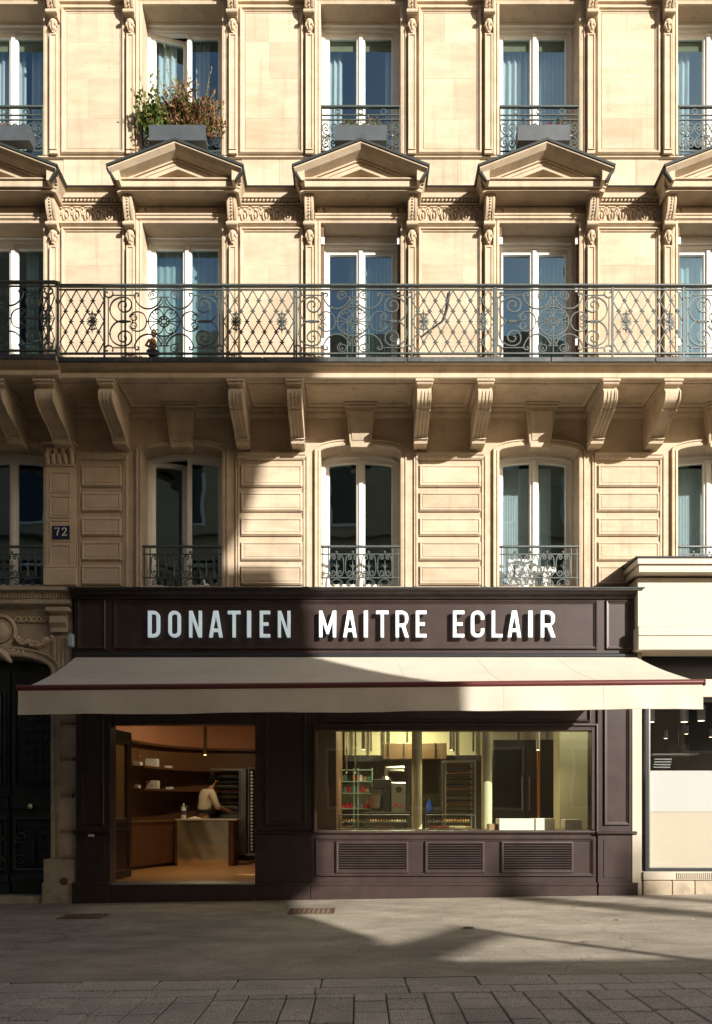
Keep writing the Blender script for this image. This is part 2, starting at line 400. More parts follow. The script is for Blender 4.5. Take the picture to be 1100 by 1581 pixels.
# rusty gratings let into the asphalt
def grating(cx, cy, w, d, label):
    t = thing('ventilation_grating', label, 'grating', (cx, cy, gz(cx) + .004), 'rusty gratings in the pavement')
    f = MB(); f.frame(cx - w / 2, cx + w / 2, cy - d / 2, cy + d / 2, [(0, 0), (0, .006), (.02, .006), (.02, 0)])
    f.v = [(v[0], v[2], gz(v[0]) + .004 + v[1]) for v in f.v]; f.build('rim', M['rust'], t)
    n = int(w / .06)
    for i in range(n):
        xx = cx - w / 2 + .02 + (w - .04) * (i + .5) / n
        bb = MB(); bb.box(xx - .012, xx + .012, cy - d / 2 + .022, cy + d / 2 - .022, gz(cx) + .002, gz(cx) + .008); bb.build('bar', M['rust'], t)
    for i in range(3):
        yy = cy - d / 2 + d * (i + 1) / 4
        bb = MB(); bb.box(cx - w / 2 + .021, cx + w / 2 - .021, yy - .012, yy + .012, gz(cx) + .001, gz(cx) + .0065); bb.build('cross_bar', M['rust'], t)
def gpos(px, py):
    d = E * F / (py - VY); return (px - VX) * d / F, d - D
gx, gy = gpos(482, 1406); grating(gx, gy, .56, .5, 'rusty grating in the pavement at the edge of the sunlight below the display window')
gx, gy = gpos(130, 1409); grating(gx, gy, .52, .4, 'rusty grating in shaded pavement beside the street door plinth')

# ================================================================== BUILDING
CX = [.02 + 2.5 * k for k in range(-2, 3)]
HW = .56
Z1B, Z1S, Z1R = 4.345, 6.245, .09                          # arched row: sill, spring, rise
Z2B, Z2T = 7.06, 9.436
Z3B, Z3T = 10.39, 12.5
bld = thing('apartment_building', 'cream limestone apartment building with arched windows, long balcony and small pediments', 'building')
w = MB()
edges = [-7.9] + [e for c in CX for e in (c - HW, c + HW)] + [7.9]
for i in range(0, len(edges), 2): w.box(edges[i], edges[i + 1], 0, .45, 4.2, 14.6)
for c in CX:
    a = arc(0, 0, 1, 0, 180, 12)
    arcp = [(c - HW * math.cos(math.pi * i / 12), Z1S + Z1R * math.sin(math.pi * i / 12) ** 1.2) for i in range(13)]
    w.prism(arcp + [(c + HW, Z2B), (c - HW, Z2B)], 'y', 0, .45)
    w.box(c - HW, c + HW, 0, .45, 4.2, Z1B); w.box(c - HW, c + HW, 0, .45, Z2T, Z3B); w.box(c - HW, c + HW, 0, .45, Z3T, 14.6)
w.box(-7.9, -5.75, 0, .45, -.4, 4.2); w.box(5.9, 7.9, 0, .45, -.4, 4.2)
w.box(-7.9, 7.9, .02, 9, 14.6005, 22.5)
w.build('wall', M['stone'], bld)
r = MB()                                                   # rooms behind the windows
for z0, z1 in ((4.25, 7.0), (7.0, 10.3), (10.3, 13.6)):
    r.box(-7.8, 7.8, 3.0, 3.1, z0, z1); r.box(-7.8, 7.8, .46, 3.0, z0 - .05, z0)
    for c in [-6.2] + [q + 1.25 for q in CX]: r.box(c - .06, c + .06, .46, 3.0, z0, z1 - .06)
r.box(-7.8, 7.8, .46, 3.1, 13.6, 13.7)
r.build('interior_wall', M['room'], bld)

MOULD = [(-.012, 0), (-.012, -.004), (0, -.004), (0, -.03), (.014, -.046), (.03, -.046), (.04, -.022), (.055, -.022), (.06, 0)]
ARCHI = [(0, .0), (0, -.035), (.03, -.042), (.034, -.028), (.06, -.03), (.064, -.045), (.082, -.045), (.085, 0)]
def opening_path(c, zb, zt, rise=0):
    if not rise: return [(c - HW, zb), (c - HW, zt), (c + HW, zt), (c + HW, zb)]
    return [(c - HW, zb)] + [(c - HW * math.cos(math.pi * i / 14), zt + rise * math.sin(math.pi * i / 14) ** 1.2) for i in range(15)] + [(c + HW, zb)]
def panel_stones(m, hw, zcuts, name='ashlar_block', proud=.010):
    for i in range(len(zcuts) - 1):
        z0, z1 = zcuts[i], zcuts[i + 1]
        cuts = [m - hw, m + hw] if (i % 2 == 0 and len(zcuts) < 5) else [m - hw, m + random.uniform(-.12, .22), m + hw]
        for j in range(len(cuts) - 1):
            s = MB(); s.box(cuts[j] + .0003, cuts[j + 1] - .0003, -proud - random.uniform(0, .0015), .02, z0 + .0003, z1 - .0003, .0008); s.build(name, M['stone'], bld)

def leaf_drop(mb, x, y, z, sc=1.0):
    mb.ball((x, y - .03 * sc, z - .04 * sc), .052 * sc, .045 * sc, .05 * sc)
    for sx in (-1, 1):
        mb.ball((x + sx * .035 * sc, y - .035 * sc, z - .06 * sc), .02 * sc, .03 * sc, .05 * sc, 6, 5, None, sx * .4)
        mb.ball((x + sx * .022 * sc, y - .03 * sc, z - .12 * sc), .02 * sc, .028 * sc, .045 * sc, 6, 5, None, -sx * .3)
    mb.ball((x, y - .045 * sc, z - .09 * sc), .016 * sc, .03 * sc, .06 * sc, 6, 5)
    mb.ball((x, y - .025 * sc, z - .17 * sc), .026 * sc, .03 * sc, .022 * sc, 6, 5)
def console(x, dz=0.0):
    k = MB(); W2 = .066
    pr = [(-.27, 9.80), (-.27, 9.74), (-.235, 9.725), (-.225, 9.60), (-.19, 9.50), (-.13, 9.42), (-.115, 9.38), (-.15, 9.37), (-.155, 9.335), (-.12, 9.31), (-.05, 9.315), (0, 9.315), (0, 9.80)]
    k.prism([(a, z + dz) for a, z in pr], 'x', x - W2, x + W2)
    k.box(x - W2 - .02, x + W2 + .02, -.29, 0, 9.765 + dz, 9.81 + dz, .006)
    k.box(x - W2 - .012, x + W2 + .012, -.28, 0, 9.735 + dz, 9.764 + dz, .006)
    for sx in (-.045, .045): k.prism([(-.243, 9.715 + dz), (-.233, 9.60 + dz), (-.198, 9.495 + dz), (-.138, 9.415 + dz), (-.12, 9.43 + dz), (-.18, 9.51 + dz), (-.215, 9.60 + dz), (-.225, 9.715 + dz)], 'x', x + sx - .012, x + sx + .012)
    for i in range(9):
        t = i / 8; yy = -.235 + .09 * t ** 2.2; k.ball((x, yy - .002, 9.70 + dz - .27 * t), .014, .012, .012, 6, 4)
    k.tube([(x - W2 - .012, -.145, 9.345 + dz), (x + W2 + .012, -.145, 9.345 + dz)], .03, 10)
    o = k.build('console', M['stone2'], bld)
    l = MB(); leaf_drop(l, x, -.045, 9.30 + dz, 1.05); l.build('leaf_drop', M['carved'], o)
    return o
def pilaster(x, zb, zt):
    p = MB(); p.box(x - .058, x + .058, -.075, .02, zb, zt, .004)
    p.frame(x - .05, x + .05, zb + .05, zt - .02, [(0, -.074), (0, -.088), (.014, -.088), (.024, -.074)])
    p.build('pilaster', M['stone2'], bld)
def outer_strip(x, zb, zt, s):                             # thin stepped strip between pilaster and architrave
    p = MB(); p.box(x - .012, x + .012, -.022, .02, zb, zt, .002); p.build('architrave_strip', M['stone2'], bld)

MID = [CX[0] - 1.25] + [c + 1.25 for c in CX]
for c in CX:
    for zb, zt, nm in ((Z3B, Z3T, 0), (Z2B, Z2T - .0, 0)):
        a = MB(); a.sweep(opening_path(c, zb, zt), ARCHI); a.build('architrave', M['stone2'], bld)
    a = MB(); a.sweep(opening_path(c, Z1B, Z1S, Z1R), ARCHI); a.build('architrave', M['stone2'], bld)
    for sx in (-1, 1):
        x = c + sx * .715
        pilaster(x, Z3B - .01, 12.06); pilaster(x, Z2B, 9.10)
        console(x); console(x, 2.94)
    # cap over the balcony window, frieze panel and bed moulding under the pediment
    a = MB(); a.prism([(0, 9.545), (-.075, 9.545), (-.075, 9.525), (-.06, 9.515), (-.06, 9.487), (-.02, 9.46), (0, 9.46)], 'x', c - .635, c + .635)
    a.box(c - .50, c + .50, -.025, .02, 9.56, 9.665, .008); a.build('window_cap', M['stone2'], bld)
    a = MB(); a.box(c - .63, c + .63, -.06, .02, 9.70, 9.745, .01); a.box(c - .63, c + .63, -.09, .02, 9.80, 9.83, .006)
    for i in range(26): a.ball((c - .61 + 1.22 * (i + .5) / 26, -.07, 9.772), .021, .026, .024, 6, 4)
    a.build('bed_moulding', M['carved'], bld)
    for sx in (-1, 1):
        a = MB()
        for q in range(5): a.ball((c + sx * .57 + .03 * math.cos(q * 1.26), -.015, 9.61 + .035 * math.sin(q * 1.26)), .026, .022, .026, 6, 4)
        a.ball((c + sx * .57, -.02, 9.61), .022, .024, .022, 6, 4); a.build('rosette', M['carved'], bld)
    # pediment
    h, ze, za = .913, 9.885, 10.235
    pd = MB()
    body = [(c - .79, 9.70), (c + .79, 9.70), (c + .79, 9.80), (c + .88, 9.865), (c, 10.20), (c - .88, 9.865), (c - .79, 9.80)]
    pd.prism(body, 'y', -.02, 0)
    pd.box(c - .80, c + .80, -.34, -.001, 9.715, 9.80, .003); pd.box(c - .835, c + .835, -.365, -.002, 9.801, 9.822, .004)
    pd.box(c - .79, c + .79, -.30, -.001, 9.69, 9.714)
    chev = [(c - h, ze), (c, za), (c + h, ze)]
    pd.sweep(chev, [(-.03, -.498), (-.045, -.494), (-.09, -.44), (-.125, -.335), (-.145, -.335), (-.145, -.312), (-.185, -.312), (-.185, -.302), (-.235, -.298), (-.235, -.015)])
    for sx in (-1, 1):
        pd.prism([(c + sx * h, ze), (c + sx * .86, 9.80), (c + sx * .80, 9.72), (c + sx * .76, 9.72), (c + sx * .76, 9.87)], 'y', -.45, -.002)
    p = pd.build('pediment', M['stone2'], bld)
    q = MB(); q.sweep([(c - h - .012, ze + .002), (c, za + .006), (c + h + .012, ze + .002)], [(-.028, -.510), (.004, -.510), (.008, -.50), (.008, .0), (-.028, .0), (-.028, -.510)])
    for sx in (-1, 1): q.prism([(c + sx * (h + .014), ze + .01), (c + sx * (h + .014), ze - .03), (c + sx * .815, 9.70), (c + sx * .80, 9.71), (c + sx * .86, 9.81), (c + sx * (h - .012), ze - .02)], 'y', -.47, -.41)
    q.build('lead_flashing', M['lead'], p)
    # keystone over the arched window
    ks = MB(); t, bt = 6.775, 6.285
    ks.add([(c - .195, -.20, t), (c + .195, -.20, t), (c + .195, .02, t), (c - .195, .02, t), (c - .145, -.085, bt), (c + .145, -.085, bt), (c + .145, .02, bt), (c - .145, .02, bt)],
           [(0, 1, 2, 3), (4, 5, 6, 7), (0, 1, 5, 4), (1, 2, 6, 5), (2, 3, 7, 6), (3, 0, 4, 7)])
    ks.add([(c - .155, -.208, t - .05), (c + .155, -.208, t - .05), (c + .115, -.112, bt + .08), (c - .115, -.112, bt + .08), (c - .165, -.185, t - .045), (c + .165, -.185, t - .045), (c + .125, -.09, bt + .07), (c - .125, -.09, bt + .07)],
           [(0, 1, 2, 3), (0, 1, 5, 4), (1, 2, 6, 5), (2, 3, 7, 6), (3, 0, 4, 7)])
    ks.box(c - .145, c + .145, -.115, .02, bt - .02, bt + .045, .006)
    ks.box(c - .215, c + .215, -.225, .02, 6.776, 6.81, .008); ks.box(c - .235, c + .235, -.245, .02, 6.811, 6.84, .008)
    ks.build('keystone', M['stone2'], bld)
    s = MB(); s.box(c - HW - .02, c + HW + .02, -.06, .3, 4.30, 4.344, .008); s.build('window_sill', M['stone2'], bld)

for i, m in enumerate(MID):
    out = i in (0, 5)
    if not out or True:
        a = MB(); a.frame(m - .447, m + .447, Z3B + .02, 12.475, MOULD); a.frame(m - .39, m + .39, Z3B + .085, 12.41, [(0, 0), (0, -.014), (.014, -.012), (.016, 0)]); a.build('panel_moulding', M['stone2'], bld)
        panel_stones(m, .368, [Z3B + .106, 10.92, 11.48, 11.99, 12.392])
        a = MB(); a.frame(m - .447, m + .447, 7.10, 9.385, MOULD); a.build('panel_moulding', M['stone2'], bld)
        panel_stones(m, .388, [7.165, 7.72, 8.28, 8.86, 9.318])
    # plain blocks under the top floor panels
    for x0, x1 in ((m - .42, m + .11), (m + .11, m + .42)):
        s = MB(); s.box(x0 + .001, x1 - .001, -.008, .02, 9.885, 10.345, .002); s.build('ashlar_block', M['stone'], bld)
    # string cornice, rope moulding and carved frieze between pediments
    f = MB(); f.prism([(.01, 9.455), (-.05, 9.455), (-.06, 9.44), (-.06, 9.42), (-.03, 9.40), (.01, 9.395)], 'x', m - .455, m + .455); f.build('frieze_moulding', M['stone2'], bld)
    f = MB(); f.box(m - .46, m + .46, -.03, .01, 9.70, 9.725, .004)
    n = 17
    for j in range(n):
        xx = m - .45 + .90 * (j + .5) / n
        f.ball((xx, -.04, 9.748), .03, .02, .016, 6, 4, None, .7)
    f.build('rope_moulding', M['carved'], bld)
    for j in range(6):
        xx = m - .375 + .75 * j / 5; f = MB()
        for sx in (-1, 1):
            f.tube([(xx + sx * p, -.014, z) for p, z in ((.012, 9.485), (.035, 9.50), (.045, 9.55), (.035, 9.60), (.012, 9.63))], [.009, .013, .014, .012, .006], 5)
            f.ball((xx + sx * .062, -.012, 9.60), .014, .018, .045, 6, 4, None, sx * .25)
        f.ball((xx, -.018, 9.555), .017, .022, .045, 6, 5); f.ball((xx, -.016, 9.635), .026, .02, .022, 6, 4); f.ball((xx + .075, -.014, 9.655), .02, .016, .018, 6, 4)
        f.box(xx - .05, xx + .05, -.016, .01, 9.672, 9.686)
        f.build('palmette', M['carved'], bld)
    # rusticated pier between arched windows
    if i == 0: continue
    if i == 1: px0, px1 = -3.935, -3.29
    else: px0, px1 = m - .475, m + .475
    a = MB(); a.prism([(.01, 6.22), (-.05, 6.22), (-.05, 6.19), (-.035, 6.18), (-.035, 6.15), (-.02, 6.13), (.01, 6.13)], 'x', px0, px1)
    a.box(px0, px0 + .03, -.02, .02, 4.35, 6.13, .004); a.box(px1 - .03, px1, -.02, .02, 4.35, 6.13, .004)
    a.box(px1 + .012, px1 + .045, -.03, .02, 4.35, 6.19, .004); a.box(px0 - .03, px0 - .010, -.026, .02, 4.35, 6.19, .004)
    a.build('pier_moulding', M['stone2'], bld)
    for py0, py1 in ((718.5, 752.5), (761, 790.5), (800, 828), (837, 866), (874, 904)):
        z0, z1 = PZ(py1), PZ(py0); s = MB()
        s.box(px0 + .04, px1 - .04, -.03, .02, z0, z1, .008)
        s.frame(px0 + .045, px1 - .045, z0 + .006, z1 - .006, [(.012, -.0295), (.012, -.041), (.026, -.041), (.034, -.0295)])
        s.box(px0 + .088, px1 - .088, -.036, .0, z0 + .05, z1 - .05, .006)
        s.build('rusticated_block', M['stone'], bld)
c = MB()                                                   # running string cornice with its lead top
c.prism([(0, 9.92), (-.125, 9.882), (-.122, 9.872), (-.075, 9.842), (-.068, 9.836), (-.068, 9.772), (-.045, 9.768), (-.035, 9.758), (0, 9.758)], 'x', -7.9, 7.9)
sc = c.build('string_cornice', M['stone2'], bld)
c = MB(); c.prism([(0, 9.935), (-.130, 9.894), (-.136, 9.876), (-.126, 9.876), (-.126, 9.884), (0, 9.923)], 'x', -7.9, 7.9); c.build('lead_flashing', M['lead'], sc)
c = MB(); c.prism([(.01, 10.375), (-.035, 10.375), (-.035, 10.36), (-.015, 10.347), (.01, 10.347)], 'x', -7.9, 7.9); c.build('string_moulding', M['stone2'], bld)
c = MB(); c.prism([(.01, 12.66), (-.09, 12.66), (-.09, 12.60), (-.03, 12.585), (-.03, 12.545), (.01, 12.53)], 'x', -7.9, 7.9); c.build('string_moulding', M['stone2'], bld)

# ------------------------------------------------------------------ balcony slab and corbels
YB = -.915
def slab_prof(y): return [(.0, 7.06), (y + .02, 7.06), (y, 7.05), (y - .005, 6.998), (y + .035, 6.99), (y + .05, 6.972), (y + .085, 6.958), (y + .115, 6.935), (y + .12, 6.912), (y + .075, 6.908), (y + .072, 6.85), (y + .09, 6.836), (y + .12, 6.825), (.0, 6.845)]
b = MB(); b.prism(slab_prof(YB), 'x', -3.885, 7.9); b.prism(slab_prof(YB - .07), 'x', -7.9, -3.887)
bal = b.build('balcony_slab', M['stone2'], bld)
x = -7.9
while x < 7.9:                                             # dark capping stones with open joints
    x2 = min(x + random.uniform(1.0, 1.9), 7.9); yy = YB - (.07 if x2 <= -3.88 else 0)
    if x < -3.886 < x2: x2 = -3.886; yy = YB - .07
    o = MB(); o.box(x + .003, x2 - .003, yy - .022, -.0, 7.0, 7.068, .008); o.build('capping_stone', M['zinc'], bal); x = x2
COR = [-3.30, -1.61, -.846, .846, 1.64, 3.27]
def corbel(x, wd=.18, flute=True):
    pts = [(-.85, 6.83), (-.85, 6.755), (-.80, 6.735)] + [tuple(p) for p in cr([(-.80, 6.725), (-.845, 6.67), (-.825, 6.57), (-.75, 6.515)], 4)] + [(-.715, 6.51)] + [tuple(p) for p in cr([(-.70, 6.49), (-.60, 6.455), (-.46, 6.42), (-.34, 6.375), (-.25, 6.33)], 4)] + [(-.255, 6.315), (-.235, 6.26), (0, 6.26), (0, 6.83)]
    k = MB(); k.prism(pts, 'x', x - wd / 2, x + wd / 2)
    k.box(x - wd / 2 - .03, x + wd / 2 + .03, -.88, -.0, 6.785, 6.822, .008); k.box(x - wd / 2 - .018, x + wd / 2 + .018, -.865, -.0, 6.752, 6.784, .01)
    k.box(x - wd / 2 - .008, x + wd / 2 + .008, -.275, .0, 6.305, 6.325, .004)
    if flute:
        fr = pts[3:-4]
        for j in range(4):
            xx = x - wd / 2 + wd * (j + .5) / 4
            q = [(a - .012, z - .010) for a, z in fr]; k.prism(q + [(a + .02, z + .02) for a, z in reversed(fr)], 'x', xx - .013, xx + .013)
    fr = pts[3:-4]
    for sx in (-1, 1):
        xx = x + sx * (wd / 2 - .006); k.prism([(a - .016, z - .014) for a, z in fr] + [(a + .03, z + .03) for a, z in reversed(fr)], 'x', xx - .008, xx + .008)
    return k.build('corbel', M['stone2'], bld)
for x in COR: corbel(x)
corbel(-4.10, .235, False); corbel(4.08, .2, False); corbel(-4.74, .2, False); corbel(5.9, .18); corbel(-6.0, .2, False)
allc = sorted(COR + [-4.10, 4.08, -4.74, 5.9, -6.0])
for i in range(len(allc) - 1):                             # coffers under the slab
    x0, x1 = allc[i] + .13, allc[i + 1] - .13
    if x1 - x0 < .3: continue
    a = MB(); pr = [(0, 0), (0, .02), (.03, .03), (.05, .012), (.06, 0)]
    a.frame(x0, x1, .12, .74, pr); a.v = [(v[0], -v[2], 6.836 - v[1]) for v in a.v]; a.build('soffit_panel', M['stone2'], bld)
a = MB(); a.prism([(.0, 6.842), (-.10, 6.84), (-.10, 6.81), (-.06, 6.79), (-.055, 6.75), (-.02, 6.72), (.0, 6.715)], 'x', -7.9, 7.9); a.build('cove_moulding', M['stone2'], bld)
# ------------------------------------------------------------------ pilaster with the house number, entrance surround
x0, x1 = PX(72), PX(118.5); xm = (x0 + x1) / 2
a = MB(); a.box(x0, x1, -.05, .02, 4.40, 6.03, .006); a.box(x0 - .02, x1 + .02, -.075, .02, 4.36, 4.60, .01); a.box(x0 - .01, x1 + .01, -.065, .02, 4.60, 4.64, .01)
pl = a.build('corner_pilaster', M['stone2'], bld)
for q0, q1 in ((731, 763), (768, 801.5), (805, 838), (843, 878)):
    a = MB(); zz0, zz1 = PZ(q1), PZ(q0); a.frame(xm - .145, xm + .145, zz0, zz1, [(0, -.049), (0, -.062), (.014, -.062), (.022, -.05)]); a.box(xm - .115, xm + .115, -.055, .0, zz0 + .03, zz1 - .03, .004); a.build('pilaster_block', M['stone2'], pl)
a = MB()                                                   # leafy capital
a.box(x0 - .03, x1 + .03, -.13, .02, 6.30, 6.345, .012); a.box(x0 - .005, x1 + .005, -.075, .02, 6.02, 6.05, .01); a.box(x0 + .02, x1 - .02, -.06, .02, 6.05, 6.30)
for row, (zb, nn, hh) in enumerate(((6.05, 5, .11), (6.13, 4, .12))):
    for j in range(nn):
        xx = x0 + (x1 - x0) * (j + .5) / nn
        a.tube([(xx, -.06, zb), (xx, -.075, zb + hh * .6), (xx, -.105, zb + hh), (xx, -.13, zb + hh * .86)], [.03, .036, .03, .015], 6)
        a.ball((xx, -.085, zb + hh * .4), .012, .02, .05, 6, 4)
for sx in (-1, 1):
    for q in (.14, .05):
        a.xz(spiral(xm + sx * q, 6.255, .045, .008, 90 - 90 * sx, 90 - 90 * sx - sx * 480, 16), .013, -.10, 5)
a.build('capital', M['carved'], pl)
t = thing('house_number_plaque', 'dark blue enamel plaque with white house number 72 on the pilaster', 'number plaque', (PX(97.5), -.062, PZ(824)))
a = MB(); a.box(PX(84), PX(111), -.075, -.058, PZ(834.5), PZ(814.5), .004); a.build('plate', M['blue'], t)
a = MB(); a.frame(PX(85), PX(110), PZ(833.5), PZ(815.5), [(0, -.0755), (.004, -.0765), (.008, -.0755)]); a.build('plate_rim', M['blue'], t)
gsc = .0078
def num(pts, cx):
    n = MB(); P = [(PX(cx) + u * gsc, PZ(824) + v * gsc, -.078) for u, v in pts]
    n.tube([(p[0], p[2], p[1]) for p in P], .0085, 6); return n
num([(-4, 5), (-4, 6.5), (4.2, 6.5), (1.5, 1), (0, -6.5)], 91.5).build('numeral', M['enamel'], t)
num([tuple(p) for p in cr([(-3.6, 3.2), (-2.6, 5.8), (0, 6.8), (2.8, 5.6), (3.2, 2.8), (.5, -1.8), (-4, -6.2)], 4)] + [(0, -6.3), (4.2, -6.0), (4.4, -4.4)], 102.5).build('numeral', M['enamel'], t)

YE = -.16                                                  # entrance surround plane
def ex(px): return PX(px, YE)
def ez(py): return PZ(py, YE)
a = MB()
a.prism([(0.02, ez(911)), (YE - .17, ez(911)), (YE - .17, ez(915.5)), (YE - .10, ez(917.5)), (YE - .09, ez(928)), (YE - .10, ez(928.5)), (YE - .12, ez(929.5)), (YE - .12, ez(935)), (YE - .03, ez(939)), (0.02, ez(939))], 'x', -7.9, ex(113))
for j in range(46): xx = ex(112) - .042 * j - .02; a.box(xx - .013, xx + .013, YE - .112, YE - .06, ez(927), ez(919), .003)
a.build('entrance_cornice', M['oldstone'], bld)
fr = MB()                                                  # frieze wall over the arched doorway
ax, aw = -4.98, .72
ap = [(ax - aw * math.cos(math.pi * i / 14), PZ(1036, YE) + .21 * math.sin(math.pi * i / 14)) for i in range(15)]
fr.prism(ap + [(ax + aw, ez(939)), (ax - aw, ez(939))], 'y', YE, .02)
fr.box(ax + aw, ex(112), YE, .4, -.3, ez(939)); fr.box(-7.9, ax - aw, YE, .4, -.3, ez(939))
fr.build('entrance_wall', M['oldstone'], bld)
a = MB(); a.sweep([(ax - aw, ez(1325))] + ap + [(ax + aw, ez(1325))], [(0, .2), (0, YE - .03), (.02, YE - .05), (.05, YE - .05), (.055, YE - .03), (.10, YE - .035), (.105, YE - .055), (.13, YE - .055), (.135, YE)])
a.build('arch_moulding', M['oldstone'], bld)
a = MB(); random.seed(11)                                  # carved garland, medallion and scrolls
for i in range(34):
    t_ = i / 33; xx = ex(26) + (ex(82) - ex(26)) * t_; zz = ez(985) - .10 * math.sin(math.pi * t_) + random.uniform(-.035, .035)
    a.ball((xx, YE - .03, zz), random.uniform(.02, .042), .05, random.uniform(.02, .04), 7, 5)
for j in range(7):
    a.xz(spiral(ex(30) + j * .07, ez(958) + .02 * (j % 2), .05, .01, 200, 200 + 420 * (1 if j % 2 else -1), 14), .014, YE - .02, 5)
for r_, rr in ((.21, .028), (.15, .018)): a.xz(arc(ax + .02, ez(975), r_, 0, 360, 28), rr, YE - .03, 6)
a.ball((ax + .02, YE - .01, ez(975)), .15, .07, .15, 14, 8)
for q in range(4): a.xz(spiral(ex(12 + 7 * q), ez(1000 + 2 * q), .055, .012, 30 + 60 * q, 30 + 60 * q + 470, 16), .02, YE - .035, 5)
a.tube([(ex(-6), YE - .05, ez(1000)), (ex(10), YE - .07, ez(1012)), (ex(21), YE - .06, ez(1024))], [.04, .06, .02], 7)
a.build('carved_relief', M['carved'], bld)
k0, k1 = ex(82), ex(107)
a = MB(); a.prism([(YE - .14, ez(942)), (YE - .14, ez(949)), (YE - .08, ez(952)), (YE - .13, ez(956)), (YE - .135, ez(964)), (YE - .08, ez(971)), (YE - .09, ez(973)), (YE - .09, ez(978)), (YE, ez(978)), (YE, ez(942))], 'x', k0, k1)
a.box(k0 - .05, k1 + .05, YE - .155, YE, ez(948), ez(941), .01); a.box(k0 - .02, k1 + .02, YE - .02, .0, ez(1104), ez(979), .006)
for j in range(4): xx = k0 + (k1 - k0) * (j + .5) / 4; a.box(xx - .018, xx + .018, YE - .035, YE, ez(1100), ez(985), .008)
a.build('entrance_console', M['oldstone'], bld)
for q0, q1 in ((1050, 1116), (1120, 1170), (1175, 1225.5), (1232, 1282), (1287, 1325)):   # blocks of the entrance pier below the awning
    a = MB(); z0, z1 = ez(q1), ez(q0); a.box(ex(88), ex(121), YE - .03, .0, z0, z1, .008); a.box(ex(94), ex(119.5), YE - .045, YE, z0 + .045, z1 - .045, .006)
    a.frame(ex(94), ex(119.5), z0 + .045, z1 - .045, [(-.012, YE - .029), (-.012, YE - .038), (0, YE - .038)]); a.build('rusticated_block', M['oldstone'], bld)
a = MB(); a.box(ex(70), ex(121), YE - .07, .0, -.3, ez(1326), .012); a.box(ex(68), ex(121), YE - .085, .0, -.3, ez(1362), .012); a.build('pier_plinth', M['oldstone'], bld)
a = MB(); a.tube([(ex(102.5), YE - .09, ez(1360)), (ex(102.5), YE - .075, ez(1360))], .055, 14, sm=False); a.build('iron_cap', M['rust'], bld)
for j in range(30):
    pass
a = MB()
for j in range(44): a.ball((ex(82), YE - .035, ez(1108) - (ez(1108) - ez(1324)) * j / 43), .016, .016, .02, 6, 4)
a.build('bead_moulding', M['oldstone'], bld)

# street door
dr = thing('street_door', 'black carriage door with iron grille and brass knob under the carved stone arch', 'door', (ax, .12, 0))
YD = .12
def dx(px): return PX(px, YD)
def dz(py): return PZ(py, YD)
for lx0, lx1 in ((dx(18), ax + aw), (ax - aw, dx(15))):
    a = MB(); a.box(lx0, lx1, YD, YD + .06, gz(-5) + .1, dz(1035), .004)
    a.frame(lx0 + .03, lx1 - .03, dz(1345), dz(1262), [(0, YD), (0, YD - .035), (.02, YD - .045), (.045, YD - .03), (.06, YD)])
    a.frame(lx0 + .10, lx1 - .10, dz(1338), dz(1275), [(0, YD), (0, YD - .02), (.02, YD - .025), (.03, YD)])
    a.box(lx0, lx1, YD - .05, YD, dz(1250), dz(1228), .012); a.box(lx0 - .0, lx1, YD - .07, YD - .051, dz(1231), dz(1227), .006); a.box(lx0, lx1, YD - .05, YD, dz(1362), dz(1348), .01)
    a.frame(lx0 + .04, lx1 - .04, dz(1218), dz(1065), [(0, YD), (0, YD - .03), (.03, YD - .04), (.06, YD)])
    lf = a.build('door_leaf', M['door'], dr)
    gr = MB(); n = 5
    for j in range(n):
        xx = lx0 + .12 + (lx1 - lx0 - .24) * j / (n - 1); gr.tube([(xx, YD - .02, dz(1212)), (xx, YD - .02, dz(1070))], .008, 5)
    for j in range(9):
        zz = dz(1206) + (dz(1085) - dz(1206)) * j / 8
        for q in range(n - 1):
            xx = lx0 + .12 + (lx1 - lx0 - .24) * (q + .5) / (n - 1); gr.xz(arc(xx, zz, .035, 0, 360, 10), .006, YD - .02, 4); gr.ball((xx, YD - .024, zz), .014, .012, .014, 6, 4)
    gr.build('iron_grille', M['irondark'], lf)
    ow = MB()                                              # ornamental ironwork on the lower panel
    for sx in (-1, 1):
        xc = (lx0 + lx1) / 2
        ow.xz(spiral(xc + sx * .20, dz(1292), .10, .015, 90 - 90 * sx, 90 - 90 * sx - sx * 520, 22), .011, YD - .03, 5); ow.xz(spiral(xc + sx * .20, dz(1328), .09, .015, 90 - 90 * sx, 90 - 90 * sx + sx * 520, 22), .011, YD - .03, 5)
    ow.tube([(xc, YD - .03, dz(1340)), (xc, YD - .04, dz(1312)), (xc, YD - .03, dz(1280))], [.01, .022, .004], 6); ow.build('iron_scroll', M['irondark'], lf)
    a = MB(); a.ball(((lx0 + lx1) / 2 - .02, YD - .11, dz(1245)), .045, .04, .045, 12, 8); a.tube([((lx0 + lx1) / 2 - .02, YD - .05, dz(1245)), ((lx0 + lx1) / 2 - .02, YD - .09, dz(1245))], .02, 8); a.build('door_knob', M['brass'], lf)
a = MB(); a.box(ax - aw, ax + aw, YD - .3, YD + .3, -.3, gz(-5) + .1, .01); a.build('door_step', M['oldstone'], dr)
a = MB(); a.box(ax - aw, ax + aw, YD + .061, YD + .1, 0, 4.15); a.build('door_frame', M['door'], dr)

